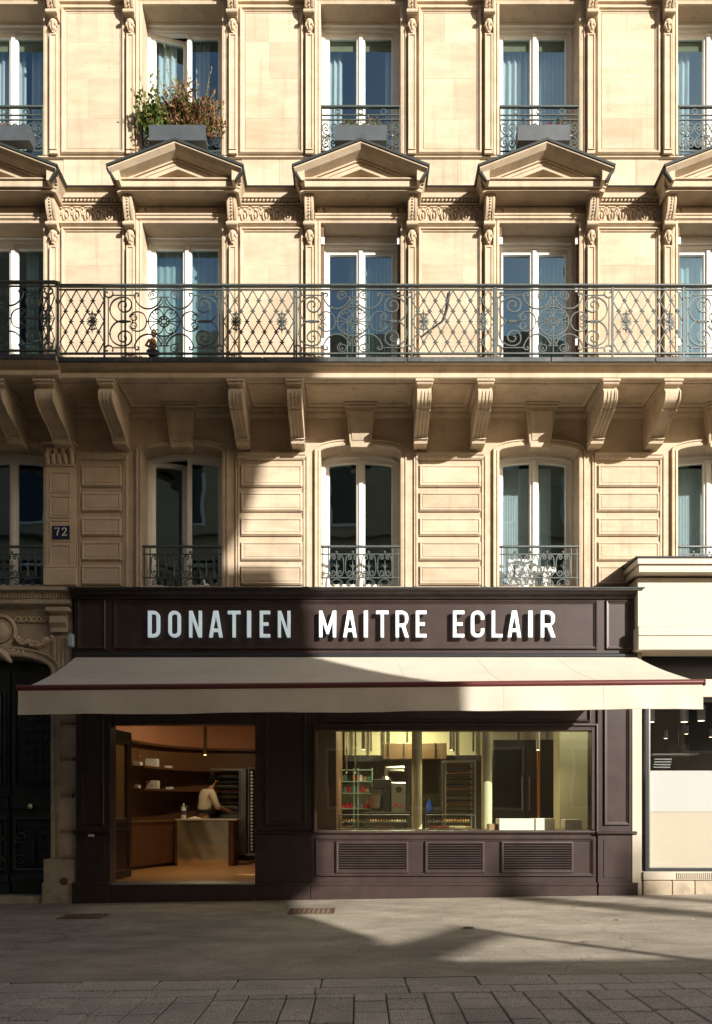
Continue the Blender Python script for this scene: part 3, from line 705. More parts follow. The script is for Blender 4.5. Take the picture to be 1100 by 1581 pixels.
# ------------------------------------------------------------------ windows
YW = .28
def top_z(x, c, zt, rise): return zt + rise * math.sin(math.acos(max(-1, min(1, (x - c) / HW)))) ** 1.2 if rise else zt
def loop(xa, xb, zb, c, zt, rise, ins=0):
    if not rise: return [(xa, zb), (xb, zb), (xb, zt), (xa, zt)]
    return [(xa, zb)] + [(xb, zb)] + [(xb + (xa - xb) * i / 8, top_z(xb + (xa - xb) * i / 8, c, zt, rise) - ins) for i in range(9)]
def make_window(c, zb, zt, rise, swing=(0, 0), transom=0.0, jamb='white'):
    f = MB(); zz = zt - transom
    f.sweep(loop(c - HW + .0, c + HW - .0, zb, c, zz, rise), [(0, YW), (.045, YW), (.045, YW + .02), (.062, YW + .02), (.062, YW + .09), (0, YW + .09), (0, YW)], True, False, False)
    if transom: f.box(c - HW, c + HW, YW - .04, YW + .05, zz + .002, zt)
    o = f.build('window', M['white'], bld)
    for s in (-1, 1):
        xa, xb = (c - .507, c - .004) if s < 0 else (c + .004, c + .507)
        m = MB(); ins = .055 if rise else 0
        zt2 = zz - .065 if not rise else zz
        m.sweep(loop(xa, xb, zb + .07, c, zt2, rise * .9, ins), [(0, YW + .022), (.05, YW + .022), (.062, YW + .045), (.062, YW + .075), (0, YW + .075), (0, YW + .022)], True, False, False)
        if s < 0: m.box(c - .03, c + .028, YW - .004, YW + .021, zb + .07, zt2 - .002 + (rise * .75 - ins if rise else 0), .008)
        hx = xa if s < 0 else xb
        sa = m.build('sash', M['white'], o, origin=(hx, YW + .03, zb))
        p = MB(); lp = loop(xa + .05, xb - .05, zb + .12, c, zt2 - .05, rise * .8, ins)
        p.add([(q[0], YW + .05, q[1]) for q in lp], [list(range(len(lp)))]); pn = p.build('pane', M['glass'], o, origin=(hx, YW + .03, zb))
        if swing[0 if s < 0 else 1]:
            sa.rotation_euler.z = pn.rotation_euler.z = swing[0 if s < 0 else 1]
    return o
for k, c in enumerate(CX):
    make_window(c, Z1B, Z1S, Z1R, (R(26), 0) if k == 1 else (0, 0))
    make_window(c, Z2B, Z2T, 0, (0, 0), .10 if k >= 2 else .02)
    w3 = make_window(c, Z3B, Z3T, 0, (R(14), 0) if k == 1 else (0, 0), .04)
    q = MB()
    for sx in (-1, 1): q.box(c + sx * .506 - sx * .06, c + sx * .025, YW + .085, YW + .10, 12.2, 12.42, .004)
    if k != 1: q.build('roller_blind', M['olive'], w3)
    if k >= 2:                                             # folded metal shutters in the jambs of the balcony doors
        for sx in (-1, 1):
            sh = MB(); xj = c + sx * (HW - .001)
            for q in range(3): sh.box(xj - sx * (.004 + .012 * q), xj - sx * (.013 + .012 * q), .01, .20, Z2B + .05, Z2T - .02, .002)
            for q in range(40):
                zz = Z2B + .1 + q * .055; sh.box(xj - sx * .040, xj - sx * .043, .03, .18, zz, zz + .03)
            sho = sh.build('shutter', M['shutter'], bld)
            hg = MB()
            for zz in (Z2T - .28, Z2T - .95, Z2T - 1.7): hg.box(xj - sx * .002, xj - sx * .05, -.012, .012, zz, zz + .10, .004)
            hg.build('hinge', M['white'], sho)

# ------------------------------------------------------------------ curtains behind the panes
def curtain(c, xa, xb, zb, zt, label, mat='curtain', amp=.028, waves=6, y=.47, flare=0.0):
    m = MB(); n = waves * 6; rows = 6; vs = []
    ph = random.uniform(0, 6)
    for j in range(rows + 1):
        t = j / rows
        for i in range(n + 1):
            u = i / n; x = c + xa + (xb - xa) * u + flare * t * (u - .5)
            vs.append((x, y + amp * math.sin(u * waves * 6.283 + ph + .5 * math.sin(3 * t)) * (.6 + .4 * t), zt + (zb - zt) * t))
    m.add(vs, [[j * (n + 1) + i, j * (n + 1) + i + 1, (j + 1) * (n + 1) + i + 1, (j + 1) * (n + 1) + i] for j in range(rows) for i in range(n)], True)
    o = m.build('curtain', M[mat], None, origin=(c + (xa + xb) / 2, y, zt)); tag(o, label, 'curtain', 'curtains hanging behind the window panes')
NB = ['leftmost', 'second', 'middle', 'fourth', 'rightmost']
T = 'window of the top row'
curtain(CX[0], -.5, .12, 10.45, 12.4, 'white curtain drawn across most of the leftmost top row window'); curtain(CX[0], .2, .5, 10.45, 12.4, 'narrow white curtain at the right side of the leftmost top row window', waves=3)
curtain(CX[1], -.45, -.18, 10.45, 12.4, 'white curtain inside the open top row window with the bushy dried plants', waves=3)
curtain(CX[1], .1, .3, 10.45, 12.4, 'grey white voile behind the closed sash above the bushy dried plants', waves=3)
curtain(CX[2], -.5, -.27, 10.45, 12.4, 'white curtain gathered at left of the window above two small reddish plants', waves=3); curtain(CX[2], .36, .5, 10.45, 12.4, 'thin white curtain gathered at right of the window above two small reddish plants', waves=2)
curtain(CX[3], -.5, -.06, 10.45, 12.4, 'white folded curtain in left sash above the planter with few red flowers', waves=5); curtain(CX[3], .02, .5, 10.45, 12.4, 'bluish white pleated curtain in right sash above the planter with few red flowers', waves=8)
curtain(CX[4], -.5, -.18, 10.45, 12.4, 'white curtain at the edge of the rightmost top row window', waves=4)
curtain(CX[1], -.48, .48, 7.2, 9.36, 'pale teal voile closing the balcony door with the terracotta figure', 'blind', .012, 10)
curtain(CX[2], -.16, -.02, 7.2, 9.36, 'olive drape beside the middle stile of the central balcony door', 'blind', .03, 3, flare=.12); curtain(CX[2], .08, .48, 7.2, 9.36, 'olive pleated drape behind right sash of the central balcony door', 'blind', .03, 7)
curtain(CX[3], .05, .48, 7.2, 9.36, 'dark pleated drape behind right sash of the balcony door with blue reflections', 'blind', .03, 7)
curtain(CX[4], -.48, .05, 7.2, 9.36, 'teal curtain behind the rightmost balcony door', 'blind', .02, 6)
curtain(CX[0], .12, .30, 7.2, 9.36, 'pale green curtain strip behind the leftmost balcony door', 'blind', .01, 3)
curtain(CX[3], -.48, -.04, 4.45, 6.2, 'pale checked blind in left sash of arched window with white cloth below', 'curtain', .004, 12); curtain(CX[3], .04, .28, 4.45, 6.2, 'pale checked blind in right sash of arched window with white cloth below', 'curtain', .004, 7)
curtain(CX[4], -.48, .1, 4.45, 6.2, 'pale checked blind in the rightmost arched window', 'curtain', .004, 14)
t = thing('table_lamp', 'small white globe lamp on a thin stem inside the central top row window', 'lamp', (CX[2] + .16, .55, 10.4))
a = MB(); a.ball((CX[2] + .16, .55, 11.33), .055, nu=12, nv=8); a.build('lamp_globe', M['white'], t)
a = MB(); a.tube([(CX[2] + .16, .55, 10.36), (CX[2] + .16, .55, 11.28)], .007, 6); a.lathe([(.0, 10.33), (.09, 10.33), (.09, 10.35), (.0, 10.37)], CX[2] + .16, .55, 12); a.build('stem', M['steel'], t)
# white cloth, bits on the ledges
def rumple(name, label, cat, x0, x1, y, z0, z1, mat, amp=.02):
    m = MB(); vs = []; nx, nz = 10, 10
    for j in range(nz + 1):
        for i in range(nx + 1):
            vs.append((x0 + (x1 - x0) * i / nx + random.uniform(-.003, .003), y + amp * math.sin(i * 1.1 + j * .7) + random.uniform(-.25, .25) * amp, z0 + (z1 - z0) * j / nz))
    m.add(vs, [[j * (nx + 1) + i, j * (nx + 1) + i + 1, (j + 1) * (nx + 1) + i + 1, (j + 1) * (nx + 1) + i] for j in range(nz) for i in range(nx)], True)
    tag(m.build(name, mat, None, origin=((x0 + x1) / 2, y, z0)), label, cat)
rumple('white_cloth', 'crumpled white cloth hung behind the guard of the arched window with checked blinds', 'cloth', CX[3] - .42, CX[3] - .06, .11, 4.42, 4.78, M['curtain'])
t = thing('window_ledge_box', 'white box lying on the ledge behind the guard with the crumpled cloth', 'box', (CX[3] + .1, .15, 4.345))
a = MB(); a.box(CX[3] + .02, CX[3] + .28, .14, .24, 4.60, 4.68, .01); a.box(CX[3] + .10, CX[3] + .2, .16, .22, 4.345, 4.5995); a.build('carton', M['box'], t)
t = thing('ceramic_bird', 'tiny white bird figure on the sill under the open arched window', 'figurine', (PX(318), .0, 4.36))
a = MB(); a.ball((PX(319), -.02, 4.372), .045, .025, .022, 8, 6); a.ball((PX(316), -.02, 4.415), .018, .016, .03, 8, 6, None, .3); a.ball((PX(315), -.02, 4.44), .016, .014, .014); a.build('body', M['white'], t)
t = thing('garden_figure', 'small terracotta figure on a stand seen through the scroll railing', 'figurine', (PX(249), -.45, 7.07))
a = MB(); a.lathe([(.0, 7.068), (.10, 7.068), (.10, 7.10), (.03, 7.12), (.02, 7.30), (.06, 7.34), (.09, 7.40), (.0, 7.42)], PX(249), -.45, 12); a.build('stand', M['irondark'], t)
a = MB(); a.ball((PX(249), -.45, 7.50), .055, .05, .10); a.ball((PX(249) + .01, -.45, 7.65), .04, .04, .055); a.tube([(PX(249) - .05, -.45, 7.57), (PX(249) - .09, -.47, 7.48), (PX(249) - .03, -.5, 7.44)], .018, 6); a.build('figure', mk('terracotta', (.34, .15, .06), .8), t)
# ================================================================== WROUGHT IRON
YR = YB + .035
rail = thing('balcony_railing', 'long ornate wrought iron balcony railing with scroll and diamond lattice panels', 'railing', (0, YR, 7.06))
SR = F / (D + YR)
def RX(px): return (px - VX) / SR
ZT, ZB_ = PZ(443, YR), PZ(546, YR)
xr0 = RX(91)
def rails(x0, x1, y, dz=0):
    a = MB(); a.box(x0, x1, y - .03, y + .03, ZT + dz, ZT + .028 + dz, .006); a.build('handrail', M['iron'], rail)
    a = MB(); a.box(x0, x1, y - .011, y + .011, ZT - .045 + dz, ZT - .027 + dz, .003); a.build('upper_bar', M['iron'], rail)
    a = MB(); a.box(x0, x1, y - .013, y + .013, ZB_ - .012, ZB_ + .012, .003); a.build('bottom_bar', M['iron'], rail)
rails(xr0, 7.85, YR); rails(-7.85, xr0, YR - .07)
ZL, ZU = ZB_ + .012, ZT - .045
ZM = (ZL + ZU) / 2; HH = (ZU - ZL) / 2
def post(x, y, r=.012):
    a = MB(); a.box(x - r, x + r, y - r, y + r, 7.07, ZT, .002); a.box(x - .03, x + .03, y - .03, y + .03, 7.066, 7.08, .003); return a.build('post', M['iron'], rail)
def corner_post(x, y):
    a = MB(); a.lathe([(.035, 7.066), (.035, 7.12), (.022, 7.15), (.03, 7.19), (.02, 7.23), (.018, 7.75), (.028, 7.79), (.018, 7.83), (.018, ZT), (.038, ZT + .001), (.038, ZT + .035), (0, ZT + .05)], x, y, 12); return a.build('post', M['iron'], rail)
corner_post(xr0, YR - .035)
def scroll_panel(cx):
    u0, v0 = 513., 355.; k = 2 * HH / (628 - 82); kx = .765 / 493
    P = lambda u, v: (cx + (u - u0) * kx, ZM + (v0 - v) * k)
    m = MB(); rr = .0105
    def both(pts, r=rr, n=4, smooth=True, vert=True):
        c = [tuple(p) for p in cr([(a, b, 0) for a, b in pts], n)] if smooth else [(a, b, 0) for a, b in pts]
        for su in (0, 1):
            for sv in ((0, 1) if vert else (0,)):
                m.xz([P(2 * u0 - a if su else a, 2 * v0 - b if sv else b) for a, b, _ in c], r, YR, 4)
    both([(48, 140), (48, 355)], .008, 1, False); both([(86, 125), (262, 125)], .008, 1, False)
    both([(80, 92), (88, 112), (74, 136), (48, 145), (25, 130), (22, 104), (36, 96), (42, 106)])
    both([(222, 355), (165, 362), (112, 345), (74, 300), (62, 245), (82, 185), (130, 150), (185, 143), (228, 165), (243, 210), (226, 255), (187, 273), (150, 258), (132, 224), (142, 190), (172, 177), (197, 194), (196, 222), (178, 226)])
    both([(262, 318), (276, 308), (262, 292), (240, 304), (238, 330), (258, 345), (284, 332), (287, 305)], .0075)
    both([(222, 318), (238, 292), (272, 272), (310, 272), (345, 292), (364, 330), (366, 355)], .0085)
    both([(290, 135), (303, 125), (296, 108), (276, 112), (266, 132), (276, 165), (303, 208), (346, 238), (400, 242), (450, 216), (480, 176), (492, 145)])
    both([(420, 130), (432, 120), (420, 108), (402, 120), (406, 148), (432, 154), (455, 138), (456, 112), (432, 92), (400, 98), (384, 126), (396, 158), (420, 168)], .0075)
    both([(513, 86), (513, 222)], .0075, 1, False); both([(470, 142), (513, 142)], .0075, 1, False); both([(488, 145), (500, 190), (470, 222)], .0075)
    both([(513, 305), (513, 225)], .0065, 1, False)
    both([(383, 355), (468, 355)], .0065, 1, False, False)
    both([(508, 320), (500, 280), (478, 252), (450, 252), (440, 272), (456, 286), (466, 274)], .007); both([(478, 345), (440, 335), (412, 315), (402, 290), (418, 278), (432, 290), (424, 302)], .007)
    c0 = P(513, 355)
    for r_, w_ in ((130, .0095), (46, .008), (22, .008)): m.xz([(c0[0] + r_ * kx * math.cos(i * .2618), c0[1] + r_ * k * math.sin(i * .2618)) for i in range(24)], w_, YR, 4, True)
    for q in range(8): a = q * math.pi / 4; m.ball((c0[0] + 33 * kx * math.cos(a), YR, c0[1] + 33 * k * math.sin(a)), .013, .012, .013, 6, 4)
    for u, s_ in ((165, .022), (195, .028), (228, .02), (250, .014)):
        for su in (u, 2 * u0 - u): p = P(su, 355); m.ball((p[0], YR, p[1]), s_ * .9, .014, s_ * .62, 6, 4)
    for u, v in ((62, 245), (370, 355), (513, 142), (187, 140)):
        for su in (u, 2 * u0 - u):
            for sv in (v, 2 * v0 - v): p = P(su, sv); m.ball((p[0], YR, p[1]), .014, .013, .014, 6, 4)
    o = m.build('scroll_panel', M['iron'], rail, origin=(cx, YR, 7.06)); return o
def lattice_panel(xa, xb, rosettes, y=YR):
    m = MB(); n = max(2, round((xb - xa) / .148)); st = (xb - xa) / n; rows = 6; hz = 2 * HH / rows; r = .0082
    for i in range(-3, n + 4):                             # diagonal bars clipped to the panel
        for sg in (-1, 1):
            xs = xa + st * (i + .5); x1 = xs + sg * st * .5 * rows; z0, z1 = ZU, ZL; pa, pb = xs, x1
            t0, t1 = 0., 1.
            for lo in ((xa, 1), (xb, -1)):
                fa = (pa - lo[0]) * lo[1]; fb = (pb - lo[0]) * lo[1]
                if fa < 0 and fb < 0: t0 = 2; break
                if fa < 0: t0 = max(t0, fa / (fa - fb))
                if fb < 0: t1 = min(t1, fa / (fa - fb))
            if t0 >= t1 - .01: continue
            g_ = lambda t: (pa + (pb - pa) * t, z0 + (z1 - z0) * t)
            m.xz([g_(t0), g_(t1)], r, y + .004 * sg, 4)
    for j in range(1, rows):
        for i in range(n + 1):
            x = xa + st * (i + (.5 if j % 2 == 0 else 0)); z = ZU - hz * j
            if xa + .02 < x < xb - .02:
                m.ball((x, y, z), .020, .016, .020, 6, 4)
                for s_ in (-1, 1): m.ball((x + s_ * .022, y, z), .013, .009, .007, 5, 4); m.ball((x, y, z + s_ * .02), .007, .009, .012, 5, 4)
    o = m.build('lattice_panel', M['iron'], rail, origin=(xa, y, 7.06))
    for rx in rosettes:
        q = MB(); x = xa + (xb - xa) * rx; z = ZM
        for sx in (-1, 1):
            for sz in (-1, 1):
                q.xz(spiral(x + sx * .036, z + sz * .036, .028, .006, 90 - 90 * sx, 90 - 90 * sx - 420 * sx * sz, 14), .0065, y, 4)
                q.tube([(x, y, z), (x + sx * .02, y, z + sz * .07), (x + sx * .05, y, z + sz * .10)], .006, 4)
                q.ball((x + sx * .03, y, z + sz * .095), .016, .01, .012, 6, 4)
            q.tube([(x, y, z), (x + sx * .085, y, z)], [.008, .003], 4); q.ball((x + sx * .02, y, z), .02, .012, .012, 6, 4)
        for sz in (-1, 1): q.tube([(x, y, z), (x, y, z + sz * .11), (x, y, z + sz * .16)], [.008, .012, .002], 5); q.ball((x, y, z + sz * .105), .02, .012, .016, 6, 4)
        q.ball((x, y, z), .024, .016, .024, 8, 5); q.build('rosette', M['iron'], o)
    return o
sp = scroll_panel(RX(253.5))
for px in (545, 854.5, 1147): copy_tree(sp, rail, RX(px) - RX(253.5))
s2 = copy_tree(sp, rail, RX(-6) - RX(253.5), -.07)
for a_, b_, ro in ((93, 161, (.73,)), (345.5, 454, (.18, .83)), (636.5, 763, (.14, .86)), (946.5, 1055, (.19, .81))): lattice_panel(RX(a_), RX(b_), ro)
lattice_panel(RX(84) - .16, RX(84) + .03, (.5,), YR - .07)
for px in (161.5, 345, 454.5, 458, 636, 763.5, 766, 946, 1055.5): post(RX(px), YR)
# slack rods and a cable hanging behind the lattice
t = thing('slack_cable', 'bent black cable hanging on the wall behind the lattice railing', 'cable', (RX(690), -.1, 7.5))
a = MB(); a.tube([(PX(694), -.03, PZ(452)), (PX(691), -.035, PZ(478)), (PX(685), -.035, PZ(496)), (PX(660), -.03, PZ(514)), (PX(640), -.03, PZ(530))], .013, 6); a.build('cable', M['irondark'], t)
t = thing('downpipe_stub', 'thin rusty rod leaning behind the leftmost diamond lattice of the balcony', 'rod', (RX(125), -.1, 7.1))
a = MB(); a.tube([(PX(96), -.06, 7.2), (PX(128), -.06, 7.42), (PX(146), -.05, 7.55)], .012, 6); a.build('rod', M['rust'], t)

# ------------------------------------------------------------------ window guards
def guard_low(c):                                          # lyre guard of the arched row
    y = -.02; zb, zt = 4.50, 4.90
    t = thing('window_guard', '', 'window guard', (c, y, Z1B), 'iron guards across the arched windows')
    a = MB(); a.box(c - .555, c + .555, y - .022, y + .022, 4.895, 4.925, .005); a.build('handrail', M['iron'], t)
    for z in (4.805, 4.475): a = MB(); a.box(c - .555, c + .555, y - .009, y + .009, z - .008, z + .008, .002); a.build('bar', M['iron'], t)
    for x in (c - .53, c - .45, c + .45, c + .53): a = MB(); a.box(x - .008, x + .008, y - .008, y + .008, 4.36 if abs(x - c) > .5 else 4.475, 4.895, .001); a.build('upright', M['iron'], t)
    for k in range(4):
        u = c - .45 + .9 * (k + .5) / 4; m = MB(); r = .009
        for s in (-1, 1):
            P = lambda pts: [(u + s * p, q) for p, q in pts]
            m.xz([tuple(p) for p in cr([(x, z, 0) for x, z in P([(.035, 4.765), (.05, 4.775), (.055, 4.75), (.035, 4.735), (.018, 4.757), (.03, 4.79), (.065, 4.79), (.09, 4.75), (.10, 4.66), (.098, 4.57), (.075, 4.51), (.04, 4.50), (.018, 4.525), (.025, 4.56), (.055, 4.57), (.066, 4.545), (.045, 4.532)])], 4)], r, y, 4)
            m.xz([tuple(p) for p in cr([(x, z, 0) for x, z in P([(.0, 4.46), (.03, 4.45), (.075, 4.42), (.08, 4.385), (.055, 4.375), (.045, 4.395), (.06, 4.405)])], 4)], r * .9, y, 4)
            m.tube([(u, y, 4.60), (u + s * .03, y, 4.65), (u + s * .05, y, 4.64)], [.008, .009, .004], 5)
        m.tube([(u, y, 4.49), (u, y, 4.62), (u, y, 4.72)], [.008, .012, .003], 5); m.ball((u, y, 4.62), .018, .012, .03, 6, 5); m.ball((u, y, 4.835), .022, .012, .018, 6, 4)
        m.build('lyre_scroll', M['iron'], t)
    return t
GL = ['black shaded iron guard of arched window beside the house number pilaster', 'black shaded iron guard below the open arched window', 'sunlit lyre scroll guard of the middle arched window with dark panes', 'sunlit lyre scroll guard with white cloth and box behind it', 'lyre scroll guard of the rightmost arched window above the neighbouring shop']
g0 = guard_low(CX[0]); g0['label'] = GL[0]
for k in range(1, 5):
    o = copy_tree(g0, None, CX[k] - CX[0]); o['label'] = GL[k]
def guard_top(c):                                          # guard of the top row
    y = -.02; z0 = 10.36
    t = thing('window_guard', '', 'window guard', (c, y, Z3B), 'iron guards across the top row windows')
    a = MB(); a.box(c - .555, c + .555, y - .022, y + .022, 11.055, 11.085, .005); a.build('handrail', M['iron'], t)
    for z in (10.955, 10.89, 10.45): a = MB(); a.box(c - .545, c + .545, y - .009, y + .009, z - .008, z + .008, .002); a.build('bar', M['iron'], t)
    for x in (-.548, .548): a = MB(); a.box(c + x - .009, c + x + .009, y - .009, y + .009, z0, 11.055, .001); a.build('upright', M['iron'], t)
    for k in range(3):
        m = MB(); m.xz(arc(c - .32 + .32 * k, 11.005, .035, 0, 330, 12), .0085, y, 4, True); m.build('ring', M['iron'], t)
    for k in range(5):
        u = c - .545 + 1.09 * (k + .5) / 5; m = MB(); r = .0085
        for s in (-1, 1):
            for q in (-1, 1):
                zc = 10.67; P = lambda pts: [(u + s * a_, zc + q * b_, 0) for a_, b_ in pts]
                m.xz([tuple(p) for p in cr(P([(.04, .10), (.055, .115), (.07, .095), (.055, .07), (.025, .08), (.02, .13), (.05, .165), (.09, .15), (.10, .09), (.07, .03), (.02, .0)]), 4)], r, y, 4)
        m.ball((u, y, 10.67), .03, .014, .022, 6, 4); m.tube([(u, y, 10.45), (u, y, 10.89)], .006, 4)
        m.build('scroll', M['iron'], t)
    return t
GT = ['top row iron guard with grey planter beside the left photo edge', 'top row iron guard overgrown by bushy green and rust dried plants', 'top row iron guard with planter of two small reddish plants', 'top row iron guard with planter of few red flowers', 'top row iron guard without planter at the right photo edge']
g0 = guard_top(CX[0]); g0['label'] = GT[0]
for k in range(1, 5):
    o = copy_tree(g0, None, CX[k] - CX[0]); o['label'] = GT[k]
    if k == 4:
        pass
def planter(c, w, label, x_off=0, tilt=0):
    x0, x1 = c - w / 2 + x_off, c + w / 2 + x_off
    t = thing('planter_box', label, 'planter', ((x0 + x1) / 2, -.15, 10.400), 'grey planters hung on the top row guards')
    a = MB(); a.prism([(-.25, 10.630), (-.235, 10.430), (-.08, 10.430), (-.06, 10.630), (-.075, 10.630), (-.09, 10.450), (-.225, 10.450), (-.235, 10.630)], 'x', x0 + .008, x1 - .008)
    for xx in (x0, x1 - .008): a.prism([(-.252, 10.632), (-.237, 10.428), (-.078, 10.428), (-.058, 10.632)], 'x', xx, xx + .008)
    a.build('trough', M['planter'], t)
    a = MB(); a.box(x0 + .01, x1 - .01, -.228, -.085, 10.500, 10.605); a.build('soil', mk('potting_soil', (.03, .02, .014), .95), t)
    for xx in (x0 + .12, x1 - .12):
        a = MB(); a.tube([(xx, -.05, 10.60), (xx, -.045, 10.88), (xx, -.03, 10.905), (xx, -.012, 10.90)], .006, 5); a.build('hook', M['irondark'], t)
    return t
planter(CX[0], .80, 'grey planter hung on the guard at the left photo edge', .05)
planter(CX[1], .78, 'dark shaded grey planter under the bushy green and rust dried plants', -.02)
planter(CX[2], .72, 'grey planter with two small reddish plants in its guard', .0)
planter(CX[3], .72, 'grey planter with a few red flowers', .02)
def leaf(m, p, d, L, W, mat=None):
    d = Vector(d).normalized(); s = d.cross(Vector((random.uniform(-1, 1), random.uniform(-1, 1), random.uniform(-.3, 1)))).normalized() * W; p = Vector(p)
    m.add([p, p + d * L * .5 + s, p + d * L, p + d * L * .5 - s], [(0, 1, 2, 3)])
def bush(name, label, cat, c, z, n, hgt, spread, mats, L=.05, Wd=.010, lean=(0, 0), yb=-.15, stems=True, group=None, depth=.10):
    t = thing(name, label, cat, (c, yb, z), group); st = MB(); lv = [MB() for _ in mats]
    for i in range(n):
        x = c + random.gauss(0, spread * .35); h = hgt * random.uniform(.45, 1.0); dx_ = lean[0] + random.gauss(0, .17) + (x - c) * .5; dy_ = random.gauss(-.12, .28)
        pts = [Vector((x, yb + random.uniform(-depth, depth) * .4, z - .02))]
        for k in range(5):
            pts.append(pts[-1] + Vector((dx_ * h / 5 + random.gauss(0, .008), dy_ * h / 5 * (.5 + k * .25), h / 5 * random.uniform(.85, 1.1))))
        if stems: st.tube(pts, [.0035, .003, .0028, .0024, .002, .0012], 3, caps=False)
        for k in range(1, 6):
            for q in range(random.randint(2, 5)):
                p = pts[k].lerp(pts[k - 1], random.random()); d = Vector((random.gauss(0, .7), random.gauss(-.1, .7), random.uniform(-.2, 1)))
                leaf(random.choice(lv), p, d, L * random.uniform(.6, 1.4), Wd * random.uniform(.7, 1.3))
    st.build('stems', M['twig'], t)
    for m_, mt in zip(lv, mats): m_.build('foliage', M[mt], t)
    return t
random.seed(5)
c1 = CX[1]
G1 = 'plants growing in the overgrown planter'
bush('green_plant', 'fresh green leafy plant at left end of the overgrown planter', 'plant', c1 - .33, 10.600, 80, .50, .26, ['green', 'oliveleaf'], .055, .022, (-.05, 0), group=G1)
bush('yellow_plant', 'yellow green wispy plant in the middle of the overgrown planter', 'plant', c1 - .02, 10.600, 100, .62, .30, ['oliveleaf', 'dry'], .065, .014, group=G1)
bush('dry_plant', 'rust brown dried shrub at right end of the overgrown planter', 'plant', c1 + .28, 10.560, 170, .50, .32, ['dry', 'dry', 'oliveleaf'], .05, .014, (.04, 0), group=G1)
bush('trailing_plant', 'brown withered sprig hanging left below the green plant', 'plant', c1 - .62, 10.220, 14, .30, .10, ['dry'], .04, .012, (-.1, 0), -.05, group=G1)
t = thing('tall_grass', 'long pale seed stalks rising above the overgrown planter', 'plant', (c1, -.15, 10.600), G1); a = MB(); b = MB()
for (x, z, xt, zt) in ((-.02, 10.600, -.20, 11.760), (.0, 10.600, -.14, 11.660), (.02, 10.600, -.03, 11.350), (.28, 10.600, .46, 11.460), (.30, 10.600, .42, 11.250), (.22, 10.600, .10, 11.600), (.05, 10.600, .14, 11.300), (-.35, 10.650, -.55, 11.400), (.30, 10.600, .50, 11.150), (-.1, 10.600, -.28, 11.420)):
    p = [Vector((c1 + x + (xt - x) * q / 6 + .02 * math.sin(q), -.16 - .05 * q / 6, z + (zt - z) * q / 6)) for q in range(7)]; a.tube(p, [.004, .004, .0035, .003, .003, .0025, .0015], 3)
    for q in range(14): leaf(b, p[5].lerp(p[6], random.random()) if q > 4 else p[4].lerp(p[5], random.random()), (random.gauss(0, .4), random.gauss(0, .4), 1), .04, .006)
a.build('stalk', M['oliveleaf'], t); b.build('seed_heads', M['oliveleaf'], t)
G2 = 'small plants in the planters'
bush('small_plant', 'small reddish green plant on left half of the middle planter', 'plant', CX[2] - .17, 10.600, 22, .17, .22, ['dry', 'oliveleaf', 'green'], .035, .008, group=G2)
bush('small_plant', 'small reddish green plant on right half of the middle planter', 'plant', CX[2] + .15, 10.600, 24, .19, .22, ['dry', 'oliveleaf', 'green'], .035, .008, group=G2)
for dx_, lb in ((.10, 'red flower tuft in the middle of the planter under the pleated curtains'), (.25, 'red flower tuft right of the other in the planter under the pleated curtains')):
    t = bush('red_flower', lb, 'flower', CX[3] + dx_, 10.600, 7, .15, .10, ['green', 'red'], .035, .012, group='red flowers in the planters')
t = bush('red_flower', 'red flower tuft in the planter at the left photo edge', 'flower', CX[0] + .12, 10.600, 10, .14, .2, ['green', 'red'], .03, .010, group='red flowers in the planters')
# ================================================================== PASTRY SHOP FRONT
YS = -.25
def sx_(px): return PX(px, YS)
def sz_(py): return PZ(py, YS)
shop = thing('pastry_shopfront', 'dark aubergine painted wooden shopfront with white raised letters and a wide display window', 'shopfront', (sx_(549), YS, 0))
XL, XR = sx_(115.5), sx_(982.5)
FRM = [(0, 0), (0, -.02), (.012, -.032), (.022, -.03), (.03, -.014), (.045, -.012), (.05, 0)]
def frm(y): return [(o, y + d) for o, d in FRM]
a = MB(); a.prism([(0, sz_(908)), (YS - .16, sz_(913)), (YS - .165, sz_(916)), (YS - .13, sz_(917)), (YS - .10, sz_(920)), (YS - .045, sz_(923)), (YS - .03, sz_(925)), (0, sz_(925))], 'x', XL - .03, XR + .03)
cn = a.build('cornice', M['shop'], shop)
a = MB(); a.prism([(0, sz_(906.5)), (YS - .175, sz_(911.5)), (YS - .178, sz_(914)), (YS - .168, sz_(914)), (YS - .168, sz_(912.6)), (0, sz_(908))], 'x', XL - .05, XR + .06); a.build('lead_flashing', M['lead'], cn)
a = MB(); a.box(XL, XR, YS, 0, sz_(1016), sz_(921), .004)
for q0, q1 in ((176, 922), (935, 979), (120, 164)): a.frame(sx_(q0), sx_(q1), sz_(1003), sz_(927), frm(YS))
a.box(XL, XR, YS - .02, YS, sz_(1018), sz_(1010), .006)
sign = a.build('sign_board', M['shop'], shop)
